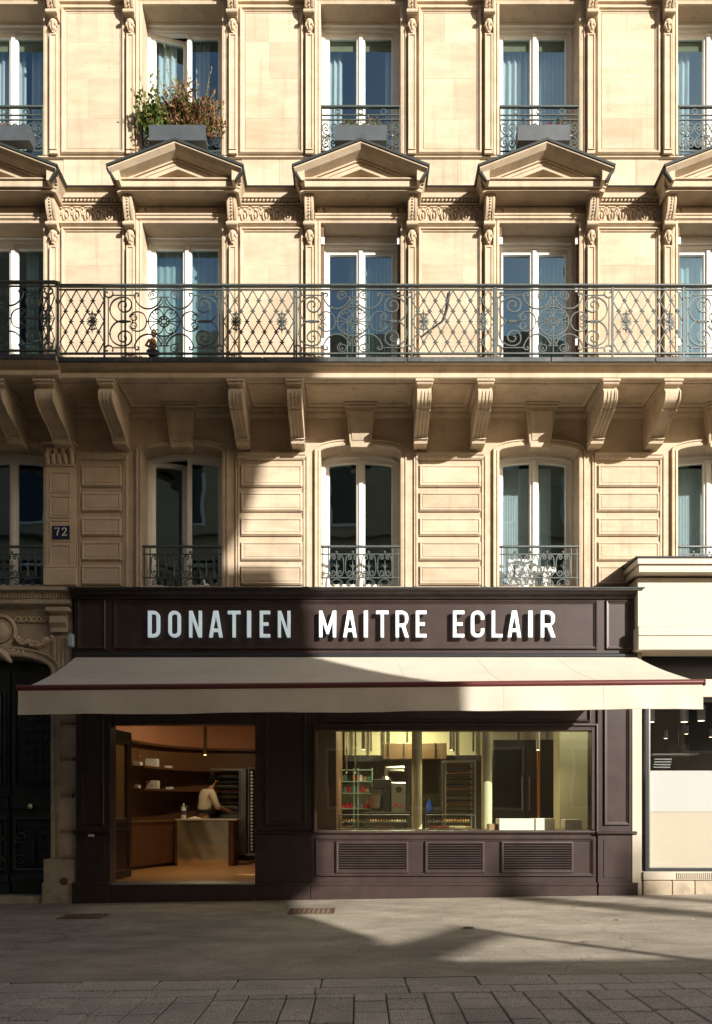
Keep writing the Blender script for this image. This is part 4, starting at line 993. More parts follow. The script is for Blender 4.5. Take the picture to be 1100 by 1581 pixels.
# ---- raised letters
def rr(w, h, r, n=6):
    return [(w - r + r * math.cos(R(q)), h - r + r * math.sin(R(q))) for q in [90 * i / n for i in range(n + 1)]]
def stadium(x0, x1, z0, z1, r, n=7):
    out = []
    for cx, cz, a0 in ((x1 - r, z1 - r, 0), (x0 + r, z1 - r, 90), (x0 + r, z0 + r, 180), (x1 - r, z0 + r, 270)):
        out += [(cx + r * math.cos(R(a0 + 90 * i / n)), cz + r * math.sin(R(a0 + 90 * i / n))) for i in range(n + 1)]
    return out
def glyph(ch, w):
    t, b, H = 5.0, 4.9, 41.0
    if ch == 'I': return [[(0, 0), (w, 0), (w, H), (0, H)]]
    if ch == 'L': return [[(0, 0), (w, 0), (w, b), (t, b), (t, H), (0, H)]]
    if ch == 'T': return [[(w / 2 - t / 2, 0), (w / 2 + t / 2, 0), (w / 2 + t / 2, H - b), (w, H - b), (w, H), (0, H), (0, H - b), (w / 2 - t / 2, H - b)]]
    if ch == 'E': return [[(0, 0), (w, 0), (w, b), (t, b), (t, 18.2), (w - 2.5, 18.2), (w - 2.5, 23), (t, 23), (t, H - b), (w, H - b), (w, H), (0, H)]]
    if ch == 'N': return [[(0, 0), (4.8, 0), (4.8, 28), (w - 5.4, 0), (w, 0), (w, H), (w - 4.8, H), (w - 4.8, 13.5), (5.4, H), (0, H)]]
    if ch == 'M': return [[(0, 0), (5.2, 0), (5.2, 25), (w / 2 - 1.8, 5), (w / 2 + 1.8, 5), (w - 5.2, 25), (w - 5.2, 0), (w, 0), (w, H), (w - 5.0, H), (w / 2, 15), (5.0, H), (0, H)]]
    if ch == 'A': return [[(0, 0), (5.4, 0), (6.9, 8.5), (w - 6.9, 8.5), (w - 5.4, 0), (w, 0), (w / 2 + 3.7, H), (w / 2 - 3.7, H)], [(w / 2 - 3.9, 13.4), (w / 2, 33), (w / 2 + 3.9, 13.4)]]
    if ch == 'O': return [stadium(0, w, 0, H, w * .48), stadium(5.0, w - 5.0, 5.0, H - 5.0, (w - 10) * .46)]
    if ch == 'D':
        r = w * .55; o = [(0, 0), (w - r, 0)] + [(w - r + r * math.cos(R(q)), r + r * math.sin(R(q))) for q in range(-90, 1, 15)] + [(w - r + r * math.cos(R(q)), H - r + r * math.sin(R(q))) for q in range(0, 91, 15)] + [(0, H)]
        r2 = 4.6; xi = w - 5.2; i = [(5.2, 5.0), (xi - r2, 5.0)] + [(xi - r2 + r2 * math.cos(R(q)), 5.0 + r2 + r2 * math.sin(R(q))) for q in range(-90, 1, 18)] + [(xi - r2 + r2 * math.cos(R(q)), H - 5.0 - r2 + r2 * math.sin(R(q))) for q in range(0, 91, 18)] + [(5.2, H - 5.0)]
        return [o, i]
    if ch == 'C':
        r = w * .48; ri = (w - 10.4) * .48
        o = [(w, 13.5)] + [(w, r)] + [(w - r + r * math.cos(R(q)), r + r * math.sin(R(q))) for q in range(-15, -91, -15)] + [(r + r * math.cos(R(q)), r + r * math.sin(R(q))) for q in range(-90, -181, -15)] + [(r + r * math.cos(R(q)), H - r + r * math.sin(R(q))) for q in range(180, 89, -15)] + [(w - r + r * math.cos(R(q)), H - r + r * math.sin(R(q))) for q in range(90, -1, -15)] + [(w, H - 13.5), (w - 5.2, H - 13.5)]
        x0, x1 = 5.2, w - 5.2
        o += [(x1 - ri + ri * math.cos(R(q)), H - 5.0 - ri + ri * math.sin(R(q))) for q in range(0, 91, 18)] + [(x0 + ri + ri * math.cos(R(q)), H - 5.0 - ri + ri * math.sin(R(q))) for q in range(90, 181, 18)]
        o += [(x0 + ri + ri * math.cos(R(q)), 5.0 + ri + ri * math.sin(R(q))) for q in range(180, 271, 18)] + [(x1 - ri + ri * math.cos(R(q)), 5.0 + ri + ri * math.sin(R(q))) for q in range(270, 361, 18)] + [(w - 5.2, 13.5)]
        return [o]
    if ch == 'R':
        r = 10.2; zt, zb_ = H, 16.0
        o = [(0, 0), (t, 0), (t, 16), (w * .46, 16), (w - 5.8, 0), (w, 0), (w * .72, 17.5)] + [(w - .8 - r + r * math.cos(R(q)), 17 + r + r * math.sin(R(q)) * .98) for q in range(-50, 1, 12)] + [(w - .8 - r + r * math.cos(R(q)), H - r + r * math.sin(R(q))) for q in range(0, 91, 15)] + [(0, H)]
        r2 = 4.2; xi = w - 5.9
        i = [(t, 20.9), (xi - r2, 20.9)] + [(xi - r2 + r2 * math.cos(R(q)), 20.9 + r2 + r2 * math.sin(R(q))) for q in range(-72, 1, 18)] + [(xi - r2 + r2 * math.cos(R(q)), H - 5.0 - r2 + r2 * math.sin(R(q))) for q in range(0, 91, 18)] + [(t, H - 5.0)]
        return [o, i]
def letter(ch, px0, px1):
    k = (D + YS - .1) / F
    cu = bpy.data.curves.new('letter', 'CURVE'); cu.dimensions = '2D'; cu.fill_mode = 'BOTH'; cu.extrude = .018; cu.bevel_depth = .0045; cu.bevel_resolution = 1; cu.offset = -.0045
    for pts in glyph(ch, px1 - px0):
        sp_ = cu.splines.new('POLY'); sp_.points.add(len(pts) - 1); sp_.use_cyclic_u = True
        for p, q in zip(sp_.points, pts): p.co = (q[0] * k, q[1] * k, 0, 1)
    ob = bpy.data.objects.new('tmp', cu); COL.objects.link(ob)
    me = bpy.data.meshes.new_from_object(ob); COL.objects.unlink(ob); bpy.data.objects.remove(ob)
    me.materials.clear(); me.materials.append(M['letter']); me.name = 'letter'
    o = bpy.data.objects.new('letter', me); COL.objects.link(o); o.parent = sign
    o.rotation_euler = (R(90), 0, 0); o.location = Vector((PX(px0, YS - .1), YS - .064, PZ(983.3, YS - .1))) - wloc(sign)
    p = MB()                                               # stand-off pins
    for q in (.3, .7): p.tube([(PX(px0 + 4, YS - .1), YS - .068, PZ(983.3 - 41 * q, YS - .1)), (PX(px0 + 4, YS - .1), YS, PZ(983.3 - 41 * q, YS - .1))], .006, 5)
    p.build('stand_off', M['letter'], o) if False else None
for ch, p0, p1 in (('D', 228, 246.5), ('O', 259.5, 278.7), ('N', 291.6, 311.3), ('A', 322.5, 343.5), ('T', 351.5, 371), ('I', 381.3, 387.4), ('E', 401, 417), ('N', 429, 448.5),
                   ('M', 492.8, 519.2), ('A', 530, 551.2), ('I', 562, 568.3), ('T', 581, 600.3), ('R', 611.3, 631.6), ('E', 642.5, 659),
                   ('E', 700, 717.5), ('C', 727.6, 748.4), ('L', 760, 776.4), ('A', 784.6, 805.4), ('I', 816.8, 823), ('R', 836, 858.4)): letter(ch, p0, p1)
# ---- pilasters, piers, panels
def ledge(x0, x1, y, z):
    a = MB(); a.prism([(YS + .01, z + .03), (y - .03, z + .022), (y - .055, z + .008), (y - .055, z - .004), (y - .03, z - .014), (y - .01, z - .03), (YS + .01, z - .03)], 'x', x0, x1); return a
def pil(p0, p1, yy=-.02, q0=None, q1=None):
    a = MB(); x0, x1 = sx_(p0), sx_(p1); y = YS + yy
    a.box(x0, x1, y, -.0, sz_(1363.5), sz_(1018.5), .004); a.frame(sx_(q0 or p0 + 9), sx_(q1 or p1 - 9), sz_(1274), sz_(1040), frm(y))
    l = ledge(x0 - .02, x1 + .005, y, sz_(1286)); a.add(l.v, l.f)
    a.box(sx_((q0 or p0 + 9)), sx_((q1 or p1 - 9)), y - .008, y, sz_(1355), sz_(1296), .003)
    return a.build('pilaster', M['shop'], shop)
pil(118, 171.5); pil(922.5, 981)
a = MB(); a.box(sx_(394), sx_(487), YS + .012, .0, sz_(1363.5), sz_(1018.5), .003)
a.frame(sx_(410), sx_(473), sz_(1274), sz_(1100), frm(YS + .012)); l = ledge(sx_(394), sx_(480), YS + .012, sz_(1285)); a.add(l.v, l.f); a.build('pier_panel', M['shop'], shop)
a = MB(); a.box(sx_(172.5), sx_(393), YS + .03, .0, sz_(1118), sz_(1018.5), .004); a.build('door_lintel', M['shop'], shop)
for p0, p1 in ((113, 171), (395, 480), (480, 922), (922.5, 984)):  # plinth pieces, the ground rises to the right
    a = MB(); x0, x1 = sx_(p0), sx_(p1) - .004; yy = YS - (.05 if p0 in (113, 922.5) else .03)
    a.box(x0, x1, yy, .0, gz(x0) - .1, sz_(1366), .006); a.box(x0, x1, yy - .012, -.0, sz_(1367), sz_(1362.5), .004); a.build('plinth', M['shop'], shop)
a = MB(); a.box(sx_(171.2), sx_(394.6), YS - .035, .1, -.15, sz_(1366), .006); st = a.build('door_step', M['shop'], shop)
a = MB(); a.box(sx_(172), sx_(394), YS - .037, .12, sz_(1366) + .001, sz_(1364), .003); a.build('threshold_strip', M['steel'], st)
a = MB(); a.box(sx_(138), sx_(147), YS - .05, YS - .02, sz_(1291.5), sz_(1287.5), .004); a.build('white_catch', M['white'], shop)
# display window
wx0, wx1, wz0, wz1 = sx_(488), sx_(913.5), sz_(1281), sz_(1128)
a = MB(); a.frame(wx0 - .035, wx1 + .085, wz0 - .05, wz1 + .09, [(0, .0), (0, YS - .03), (.02, YS - .035), (.025, YS - .015), (.035, YS - .012), (.04, YS + .05), (.04, .0)])
a.box(wx1 + .001, wx1 + .044, YS - .008, -.05, wz0, wz1 + .05, .003); a.box(wx0, wx1, YS - .008, -.05, wz1 + .001, wz1 + .05, .003)
dw = a.build('display_window', M['shop'], shop)
a = MB(); a.add([(wx0, YS + .06, wz0 - .01), (wx1 + .04, YS + .06, wz0 - .01), (wx1 + .04, YS + .06, wz1 + .04), (wx0, YS + .06, wz1 + .04)], [(0, 1, 2, 3)]); a.build('pane', M['shopglass'], dw)
a = MB(); a.box(sx_(487.3), sx_(922.3), YS + .014, .0, sz_(1117.5), sz_(1018.5), .004); a.frame(sx_(500), sx_(912), sz_(1114), sz_(1090), [(0, YS + .014), (0, YS - .02), (.012, YS - .024), (.03, YS + .014)]); a.build('window_lintel', M['shop'], shop)
a = MB(); a.box(sx_(480.3), sx_(922), YS + .005, .0, sz_(1363.3), sz_(1286), .003)
a.frame(sx_(487), sx_(917), sz_(1353), sz_(1293.5), frm(YS + .005)); bp_ = a.build('base_panel', M['shop'], shop)
for p0, p1 in ((519, 630.5), (656.5, 748), (774, 885)):
    z0, z1 = sz_(1347.5), sz_(1299); x0, x1 = sx_(p0), sx_(p1); y = YS + .005
    a = MB(); a.frame(x0, x1, z0, z1, [(0, y), (0, y - .03), (.02, y - .034), (.035, y - .028), (.036, y)]); v = a.build('louvre_vent', M['shop'], shop)
    bk = MB(); bk.box(x0 + .03, x1 - .03, y - .003, y, z0 + .03, z1 - .03); bk.build('vent_backing', M['black'], v)
    n = 11; h = (z1 - z0 - .07) / n
    for i in range(n):
        zz = z0 + .035 + h * i
        s = MB(); s.prism([(y - .004, zz + h * .52), (y - .033, zz + h * .50), (y - .037, zz + h * .44), (y - .037, zz + h * .08), (y - .029, zz + h * .04), (y - .004, zz + h * .3)], 'x', x0 + .037, x1 - .037); s.build('slat', M['shop'], v)
# open door leaf, swung inwards
dl = MB(); dw_ = .95; zb, zt = sz_(1366) + .02, sz_(1119.5)
dl.box(0, dw_, 0, .05, zb, zb + .85, .004); dl.box(0, dw_, 0, .05, zt - .16, zt, .004); dl.box(0, .14, 0, .05, zb + .851, zt - .161, .004); dl.box(dw_ - .14, dw_, 0, .05, zb + .851, zt - .161, .004)
dl.frame(.10, dw_ - .10, zb + .10, zb + .74, [(0, 0), (0, -.02), (.02, -.025), (.03, 0)]); dl.frame(.13, dw_ - .13, zb + .86, zt - .16, [(0, 0), (0, -.015), (.02, -.018), (.03, 0)])
do = dl.build('door_leaf', M['shop'], shop); do.location = Vector((sx_(173.5), YS + .06, 0)) - wloc(shop); do.rotation_euler.z = R(78)
q = MB(); q.add([(.13, .025, zb + .84), (dw_ - .13, .025, zb + .84), (dw_ - .13, .025, zt - .15), (.13, .025, zt - .15)], [(0, 1, 2, 3)]); pn = q.build('pane', M['shopglass'], None); pn.parent = do

# ================================================================== AWNING
YA = -2.25
def ax_(px): return PX(px, YA)
aw_t = thing('awning', 'wide cream canvas awning with burgundy front bar spread over the dark shopfront', 'awning', (0, YS, PZ(1014, -.3)))
xl0, xl1, xf0, xf1 = PX(117, -.3), PX(982, -.3), ax_(36), ax_(1083)
zl, zr = PZ(1062.5, YA), PZ(1053.5, YA)
def front_z(x): return zl + (zr - zl) * (x - xf0) / (xf1 - xf0)
m = MB(); nx, ny = 140, 18; vs = []
for j in range(ny + 1):
    t = j / ny
    for i in range(nx + 1):
        u = i / nx; xa = xl0 + (xl1 - xl0) * u; xb = xf0 + (xf1 - xf0) * u; x = xa + (xb - xa) * t
        z = PZ(1014, -.3) * (1 - t) + front_z(x) * t - .035 * math.sin(math.pi * t) - .012 * math.sin(math.pi * t) * math.sin(u * 9 + 1) + .003 * math.sin(math.pi * t) * math.sin((u * 38 - t * 7)) + .005 * t * t * (1 - t) * math.sin(u * 150 + t * 9)
        vs.append((x, -.285 + (YA + .285) * t, z))
m.add(vs, [[j * (nx + 1) + i, j * (nx + 1) + i + 1, (j + 1) * (nx + 1) + i + 1, (j + 1) * (nx + 1) + i] for j in range(ny) for i in range(nx)], True)
cv = m.build('canopy', M['cloth'], aw_t)
for i in range(1, 7):                                      # sewn seams
    s = MB(); pts = []
    for j in range(ny + 1): p = vs[j * (nx + 1) + int(nx * i / 7)]; pts.append((p[0], p[1], p[2] + .001))
    s.tube(pts, .0013, 4); s.build('seam', M['cloth'], cv)
a = MB(); a.tube([(ax_(28), YA, front_z(ax_(28)) + .0), (ax_(1087), YA, front_z(ax_(1087)))], .036, 12); a.build('front_bar', M['bar'], aw_t)
for px in (28, 1087):
    a = MB(); a.tube([(ax_(px) - .008, YA, front_z(ax_(px))), (ax_(px) + .008, YA, front_z(ax_(px)))], .042, 12, sm=False); a.build('bar_cap', M['bar'], aw_t)
m = MB(); vs = []; nz = 7; nx = 110
for j in range(nz + 1):
    t = j / nz
    for i in range(nx + 1):
        u = i / nx; x = ax_(29.5) + (ax_(1085) - ax_(29.5)) * u
        y = YA - .018 + .020 * t * math.sin(u * 31 + 1.3 * math.sin(u * 9)) + .009 * t * math.sin(u * 83 + 2 * math.sin(u * 13)) - .01 * t
        vs.append((x, y, front_z(x) - .028 - .275 * t + .004 * math.sin(u * 23) * t))
m.add(vs, [[j * (nx + 1) + i, j * (nx + 1) + i + 1, (j + 1) * (nx + 1) + i + 1, (j + 1) * (nx + 1) + i] for j in range(nz) for i in range(nx)], True)
va = m.build('valance', M['cloth'], aw_t)
a = MB(); a.tube([(p[0], p[1] - .002, p[2] + .004) for p in vs[nz * (nx + 1):]], .0065, 5); a.build('hem', M['cloth'], va)
for i in range(1, 7):
    a = MB(); q = [vs[j * (nx + 1) + int(nx * i / 7)] for j in range(nz + 1)]; a.tube([(p[0], p[1] - .001, p[2]) for p in q], .0018, 4); a.build('seam', M['cloth'], va)
a = MB(); a.tube([(xl0 - .02, -.285, PZ(1014, -.3) + .015), (xl1 + .02, -.285, PZ(1014, -.3) + .015)], .035, 12); a.build('roller_tube', M['black'], aw_t)
for s in (-1, 1):                                          # folding arms under the canvas
    a = MB(); xa = s * 3.2; a.tube([(xa, -.3, 3.05), (xa - s * .55, -1.3, 2.82), (xa + s * .1, YA, front_z(xa) - .02)], .024, 8); a.build('folding_arm', M['black'], aw_t)

# ================================================================== SMALL THINGS ON THE FRONT
t = thing('alarm_box', 'small pale blue box with a bracket at the left end of the dark sign', 'alarm box', (PX(110.5, -.3), -.3, PZ(989, -.3)))
a = MB(); a.box(PX(106.5, -.3), PX(114.5, -.3), -.34, -.26, PZ(999, -.3), PZ(979, -.3), .008); a.build('case', mk('pale_blue_grey', (.34, .40, .46), .5), t)
a = MB(); a.tube([(PX(107, -.3), -.31, PZ(985, -.3)), (PX(103, -.3), -.31, PZ(990, -.3))], .012, 6); a.build('bracket', M['steel'], t)

# ================================================================== NEIGHBOURING SHOP (right)
YN = -.40
def nx_(px): return PX(px, YN)
def nz_(py): return PZ(py, YN)
nb = thing('neighbour_shopfront', 'cream painted neighbouring shopfront with black framed window and frosted lower glass', 'shopfront', (nx_(1040), YN, 0)); NX1 = 7.8
a = MB(); a.box(nx_(985), NX1, YN, -.0, nz_(967), nz_(892), .004)
a.box(nx_(980), NX1, YN - .17, -.0, nz_(889), nz_(878), .004); a.box(nx_(977), NX1, YN - .20, .0, nz_(877.5), nz_(868.5), .004)
for xx, zz in ((1004, 940), (1030, 955), (1064, 958), (1072, 950)): a.ball((nx_(xx), YN, nz_(zz)), .008, .003, .012, 5, 4)
fa = a.build('fascia', M['cream'], nb)
a = MB(); a.prism([(0, nz_(860)), (YN - .215, nz_(866)), (YN - .215, nz_(868.3)), (0, nz_(868.3))], 'x', nx_(975), NX1); a.build('lead_flashing', M['lead'], fa)
a = MB(); a.box(nx_(983), NX1, YN - .07, -.0, nz_(1005), nz_(968.5), .008); a.box(nx_(983), NX1, YN - .085, YN - .07, nz_(983), nz_(979), .003); a.build('shutter_box', M['cream'], nb)
a = MB(); a.box(nx_(981), nx_(996), YN + .12, .3, gz(4) - .1, nz_(1006), .004); a.build('side_pillar', M['cream'], nb)
a = MB(); a.box(nx_(996.5), NX1, YN + .14, .3, nz_(1074), nz_(1046), .006); a.build('transom_board', M['cream'], nb)
a = MB(); a.box(nx_(996.5), NX1, .1, .3, nz_(1045), nz_(1006)); a.build('shade_board', M['black'], nb)  # black board stands in for the shade inside the gap
YF = YN + .18
a = MB(); a.frame(PX(997, YF), 7.6, PZ(1346, YF), PZ(1074, YF), [(0, YF + .08), (0, YF), (.045, YF), (.05, YF + .03), (.05, YF + .08)]); nf = a.build('window_frame', M['black'], nb)
gx0, gx1 = PX(1003, YF), 7.55
def nq(z0, z1, name, mat):
    q = MB(); q.add([(gx0, YF + .05, z0), (gx1, YF + .05, z0), (gx1, YF + .05, z1), (gx0, YF + .05, z1)], [(0, 1, 2, 3)]); return q.build(name, mat, nf)
nq(PZ(1341, YF), PZ(1078, YF), 'pane', M['nglass'])
a = MB(); a.box(gx0, gx1, YF + .06, YF + .064, PZ(1253.5, YF), PZ(1189.5, YF)); a.build('white_panel', M['poster'], nf)
a = MB(); a.box(gx0, gx1, YF + .06, YF + .064, PZ(1340, YF), PZ(1254, YF)); a.build('frosted_panel', M['frost'], nf)
a = MB(); a.box(PX(1002, YF), PX(1004.2, YF), YF - .004, YF + .05, PZ(1340, YF), PZ(1078, YF)); a.build('steel_edge', M['steel'], nf)
x = nx_(997)
for w in (.40, .31, .5, .6, .6, .6):                       # stone base blocks
    a = MB(); a.box(x + .003, x + w - .003, YN + .1, .3, gz(x) - .1, nz_(1361), .01); a.build('base_stone', M['oldstone'], nb); x += w
a = MB(); a.box(nx_(997), NX1, YN + .09, .3, nz_(1360), nz_(1347), .008); a.build('window_ledge', M['cream'], nb)
for i in range(24):
    a = MB(); xx = nx_(1049) + .028 * i; a.box(xx, xx + .016, YN + .078, YN + .092, nz_(1358), nz_(1348.5), .002); a.build('vent_slot', M['cream'], nb)
# its interior
a = MB(); a.box(4.0, 9, 3.2, 3.3, -.1, 4.1); a.box(3.95, 4.0, .3, 3.3, -.1, 4.1); a.box(3.95, 9, .31, 3.3, 3.3, 3.35); a.box(3.95, 9, .31, 3.3, -.1, 0); a.build('neighbour_room', M['room'], nb)
for px, py, y in ((1005, 1105, .6), (1057, 1105, .8), (1083, 1103, .8), (1060, 1128, 1.8), (1028, 1135, 2.2), (1098, 1133, 2.2)):
    t = thing('spotlight', '', 'spotlight', (PX(px, y), y, PZ(py, y)), 'spotlights inside the neighbouring shop'); k = {1005: 'white cylinder spotlight at the left edge of the neighbouring window', 1057: 'large white cylinder spotlight under the awning corner', 1083: 'white cylinder spotlight right of the large one under the awning corner', 1060: 'middle lit spotlight deep in the neighbouring shop', 1028: 'small lit spotlight deep in neighbouring shop near its left edge', 1098: 'small lit spotlight at the right photo edge'}[px]
    t['label'] = k; sc_ = .06 if y < 1 else .035
    a = MB(); a.lathe([(sc_, PZ(py, y) - sc_ * 1.6), (sc_, PZ(py, y) + sc_ * 2.2), (sc_ * .9, PZ(py, y) + sc_ * 2.3)], PX(px, y), y, 12); a.build('housing', M['white'], t)
    a = MB(); a.tube([(PX(px, y), y, PZ(py, y) + sc_ * 2.3), (PX(px, y), y, 3.3)], .004, 5); a.build('stem', M['black'], t)
    a = MB(); a.lathe([(sc_ * .8, PZ(py, y) - sc_ * 1.62), (0, PZ(py, y) - sc_ * 1.64)], PX(px, y), y, 12); a.build('lamp_lens', M['lampglow'], t)
t = thing('glass_shelf', 'thin lit glass shelf carrying trays inside the neighbouring shop', 'shelf', (PX(1040, 1.2), 1.2, PZ(1165, 1.2)))
a = MB(); a.box(PX(1002, 1.2), PX(1072, 1.2), 1.0, 1.4, PZ(1166, 1.2), PZ(1164.5, 1.2)); a.build('shelf_board', M['white'], t)
for j in range(4): a = MB(); a.box(PX(1004, 1.2), PX(1030, 1.2), 1.0 + j * .02, 1.3, PZ(1174 + 4 * j, 1.2), PZ(1172.5 + 4 * j, 1.2)); a.build('tray', M['steel'], t)
t = thing('hung_panel', 'grey brown hanging menu board inside the neighbouring shop', 'board', (PX(1048, 1.9), 1.9, PZ(1150, 1.9)))
a = MB(); a.box(PX(1031, 1.9), PX(1064, 1.9), 1.88, 1.92, PZ(1181, 1.9), PZ(1150, 1.9), .006); a.build('board', mk('taupe_board', (.2, .17, .14), .6), t)
a = MB(); a.tube([(PX(1048, 1.9), 1.9, PZ(1150, 1.9)), (PX(1048, 1.9), 1.9, 3.3)], .006, 4); a.build('wire', M['steel'], t)
# ================================================================== INSIDE THE PASTRY SHOP
ZF = .2
room = thing('shop_interior', 'warm brown interior of the pastry shop with curved shelved wall', 'room', (0, 3, ZF))
a = MB(); a.box(-4.15, 3.9, -.13, 7, ZF - .12, ZF); a.build('floor', M['floorwood'], room)
a = MB(); a.box(-4.15, 3.9, .02, 7, 3.3, 3.4); a.build('ceiling', M['plaster'], room)
a = MB(); a.box(-4.2, -4.15, .46, 7, ZF, 3.3); a.box(3.9, 3.94, .02, 7, ZF, 3.3); a.box(-.62, 3.9, 6.4, 6.5, ZF, 3.3); a.build('back_wall', mk('olive_grey_wall', (.22, .21, .14), .7, 0, .15, 2), room)
cp = cr([(-4.08, 1.6, 0), (-4.02, 2.9, 0), (-3.65, 4.2, 0), (-2.85, 4.95, 0), (-1.7, 5.15, 0), (-.55, 5.2, 0)], 6)
def curved(z0, z1, off, th=.03, pts=None):
    pts = pts or cp; a = MB(); P = [Vector((p[0], p[1])) for p in pts]; vs = []
    for i, p in enumerate(P):
        d = (P[min(i + 1, len(P) - 1)] - P[max(i - 1, 0)]).normalized(); n = Vector((d.y, -d.x))
        for o, z in ((off, z0), (off + th, z0), (off + th, z1), (off, z1)): q = p + n * o; vs.append((q.x, q.y, z))
    fs = []
    for i in range(len(P) - 1):
        for j in range(4): fs.append([i * 4 + j, i * 4 + (j + 1) % 4, i * 4 + 4 + (j + 1) % 4, i * 4 + 4 + j])
    fs += [[0, 1, 2, 3], [len(vs) - 4, len(vs) - 3, len(vs) - 2, len(vs) - 1]]
    a.add(vs, fs, True); return a
curved(2.44, 3.3, -.04).build('upper_wall', M['peach'], room); curved(ZF, 2.44, -.06).build('lower_wall', M['woodlight'], room)
curved(2.40, 2.445, -.02, .10).build('picture_rail', M['wood'], room)
a = MB(); a.box(-.6, -.34, .5, 5.3, ZF, 3.3); a.build('partition', M['woodlight'], room)
for z, lb in ((2.0, 'upper curved dark wooden shelf with small boxes behind the door opening'), (1.60, 'lower curved dark wooden shelf with small boxes behind the door opening')):
    t = thing('wall_shelf', lb, 'shelf', (-3.5, 4.2, z)); o = curved(z - .035, z, .0, .26, cp[6:19]); o.build('shelf_board', M['wood'], t)
def boxi(px0, px1, py0, py1, y, d, mat, name, label, cat, group=None, bev=.006):
    x0, x1, z0, z1 = PX(px0, y), PX(px1, y), PZ(py1, y), PZ(py0, y)
    t = thing(name, label, cat, ((x0 + x1) / 2, y, z0), group); a = MB(); a.box(x0, x1, y, y + d, z0, z1, bev); a.build('carton', M[mat], t); return t, x0, x1, z0, z1
GB = 'small boxes on the curved shelves'
for px0, px1, h, y, z, lb in ((206, 217, .07, 3.05, 2.0, 'low box at left end of the upper curved shelf'), (224, 243, .15, 3.5, 2.0, 'tall beige box on the upper curved shelf'), (254, 264, .05, 4.0, 2.0, 'small flat box on the right half of the upper curved shelf'),
                              (206, 214, .06, 3.05, 1.60, 'small reddish box at left end of the lower curved shelf'), (225, 244, .15, 3.5, 1.60, 'beige box with printed label on the lower curved shelf'), (256, 266, .05, 4.0, 1.60, 'small flat box on the right half of the lower curved shelf')):
    x0, x1 = PX(px0, y), PX(px1, y); t = thing('shelf_box', lb, 'box', ((x0 + x1) / 2, y, z), GB); a = MB(); a.box(x0, x1, y, y + .16, z + .001, z + h, .005); a.build('carton', M['box'], t)
    if h > .1: a = MB(); a.box(x0 + .01, x1 - .01, y - .002, y + .15, z + h * .8, z + h + .004, .003); a.build('lid', M['box'], t)
    if 'printed' in lb:
        a = MB(); a.tube([tuple((x0 + .07 + .011 * q, y - .004, z + .07 + .014 * math.sin(q * 1.9))) for q in range(9)], .0035, 4); a.build('label_print', M['kraft'], t)
# curved side counter and brass counter
t = thing('side_counter', 'curved dark walnut counter along the left wall behind the open door', 'counter', (-3.6, 2.9, ZF))
sc_p = cr([(-3.98, 1.3, 0), (-3.86, 2.2, 0), (-3.6, 3.1, 0), (-3.30, 3.55, 0)], 6)
curved(ZF + .06, 1.0, .0, .03, sc_p).build('front_panel', M['wood'], t); curved(ZF, ZF + .058, -.05, .03, sc_p).build('plinth', M['black'], t); curved(1.001, 1.035, -.4, .45, sc_p).build('counter_top', M['woodlight'], t)
t = thing('brass_counter', 'square polished brass counter with dark side panels in front of the person', 'counter', (-2.78, 3.6, ZF))
yb = 3.35; x0, x1 = PX(274, yb), PX(353, yb)
a = MB(); n = 14; vs = []
for j in range(n + 1):
    for i in range(n + 1): vs.append((x0 + (x1 - x0) * i / n, yb - .0019 * math.sin(i * 1.1 + j * .5) - .0015 * math.sin(j * .9 + 1), ZF + .05 + (.775) * j / n))
a.add(vs, [[j * (n + 1) + i, j * (n + 1) + i + 1, (j + 1) * (n + 1) + i + 1, (j + 1) * (n + 1) + i] for j in range(n) for i in range(n)], True); a.build('brass_front', M['brass'], t)
a = MB(); a.box(x0 + .005, x1, yb + .02, yb + .6, ZF, 1.02); a.box(PX(354, yb), PX(361, yb), yb - .0, yb + .62, ZF, 1.02, .004); a.box(PX(270, yb), PX(273.5, yb), yb + .01, yb + .6, ZF, 1.02, .004); a.build('cabinet', M['wood'], t)
a = MB(); a.box(PX(271, yb), PX(366, yb), yb - .03, yb + .64, 1.021, 1.05, .006); a.build('counter_top', M['cream'], t)
a = MB(); a.box(x0, x1, yb + .008, yb + .019, ZF, ZF + .048); a.build('plinth', M['brass'], t)
t = thing('spray_bottle', 'small white bottle with purple label on the brass counter', 'bottle', (PX(284, 3.5), 3.5, 1.05))
a = MB(); a.lathe([(.0, 1.05), (.045, 1.052), (.047, 1.10), (.046, 1.22), (.02, 1.26), (.016, 1.29)], PX(284, 3.5), 3.5, 14); a.build('bottle_body', M['box'], t)
a = MB(); a.lathe([(.018, 1.29), (.02, 1.31), (.012, 1.33), (0, 1.335)], PX(284, 3.5), 3.5, 10); a.build('cap', M['white'], t)
a = MB(); a.lathe([(.0475, 1.13), (.0485, 1.135), (.0485, 1.20), (.047, 1.205)], PX(284, 3.5), 3.5, 14); a.build('bottle_label', mk('purple_label', (.12, .06, .16), .5), t)
rm = MB(); random.seed(3); vs = []
for j in range(9):
    for i in range(9): vs.append((PX(290, 3.5) + .03 * i + random.uniform(-.01, .01), 3.42 + .03 * j, 1.056 + .05 * abs(math.sin(i * .9 + j)) * math.sin(math.pi * i / 8) * math.sin(math.pi * j / 8) + .0))
rm.add(vs, [[j * 9 + i, j * 9 + i + 1, (j + 1) * 9 + i + 1, (j + 1) * 9 + i] for j in range(8) for i in range(8)], True); tag(rm.build('folded_cloth', M['shirt'], None, origin=(PX(297, 3.5), 3.5, 1.05)), 'crumpled cream cloth lying beside the small bottle on the brass counter', 'cloth')
t = thing('card_terminal', 'small black device with two round buttons standing on the walnut counter top', 'device', (PX(284, 3.95), 3.95, 1.2))
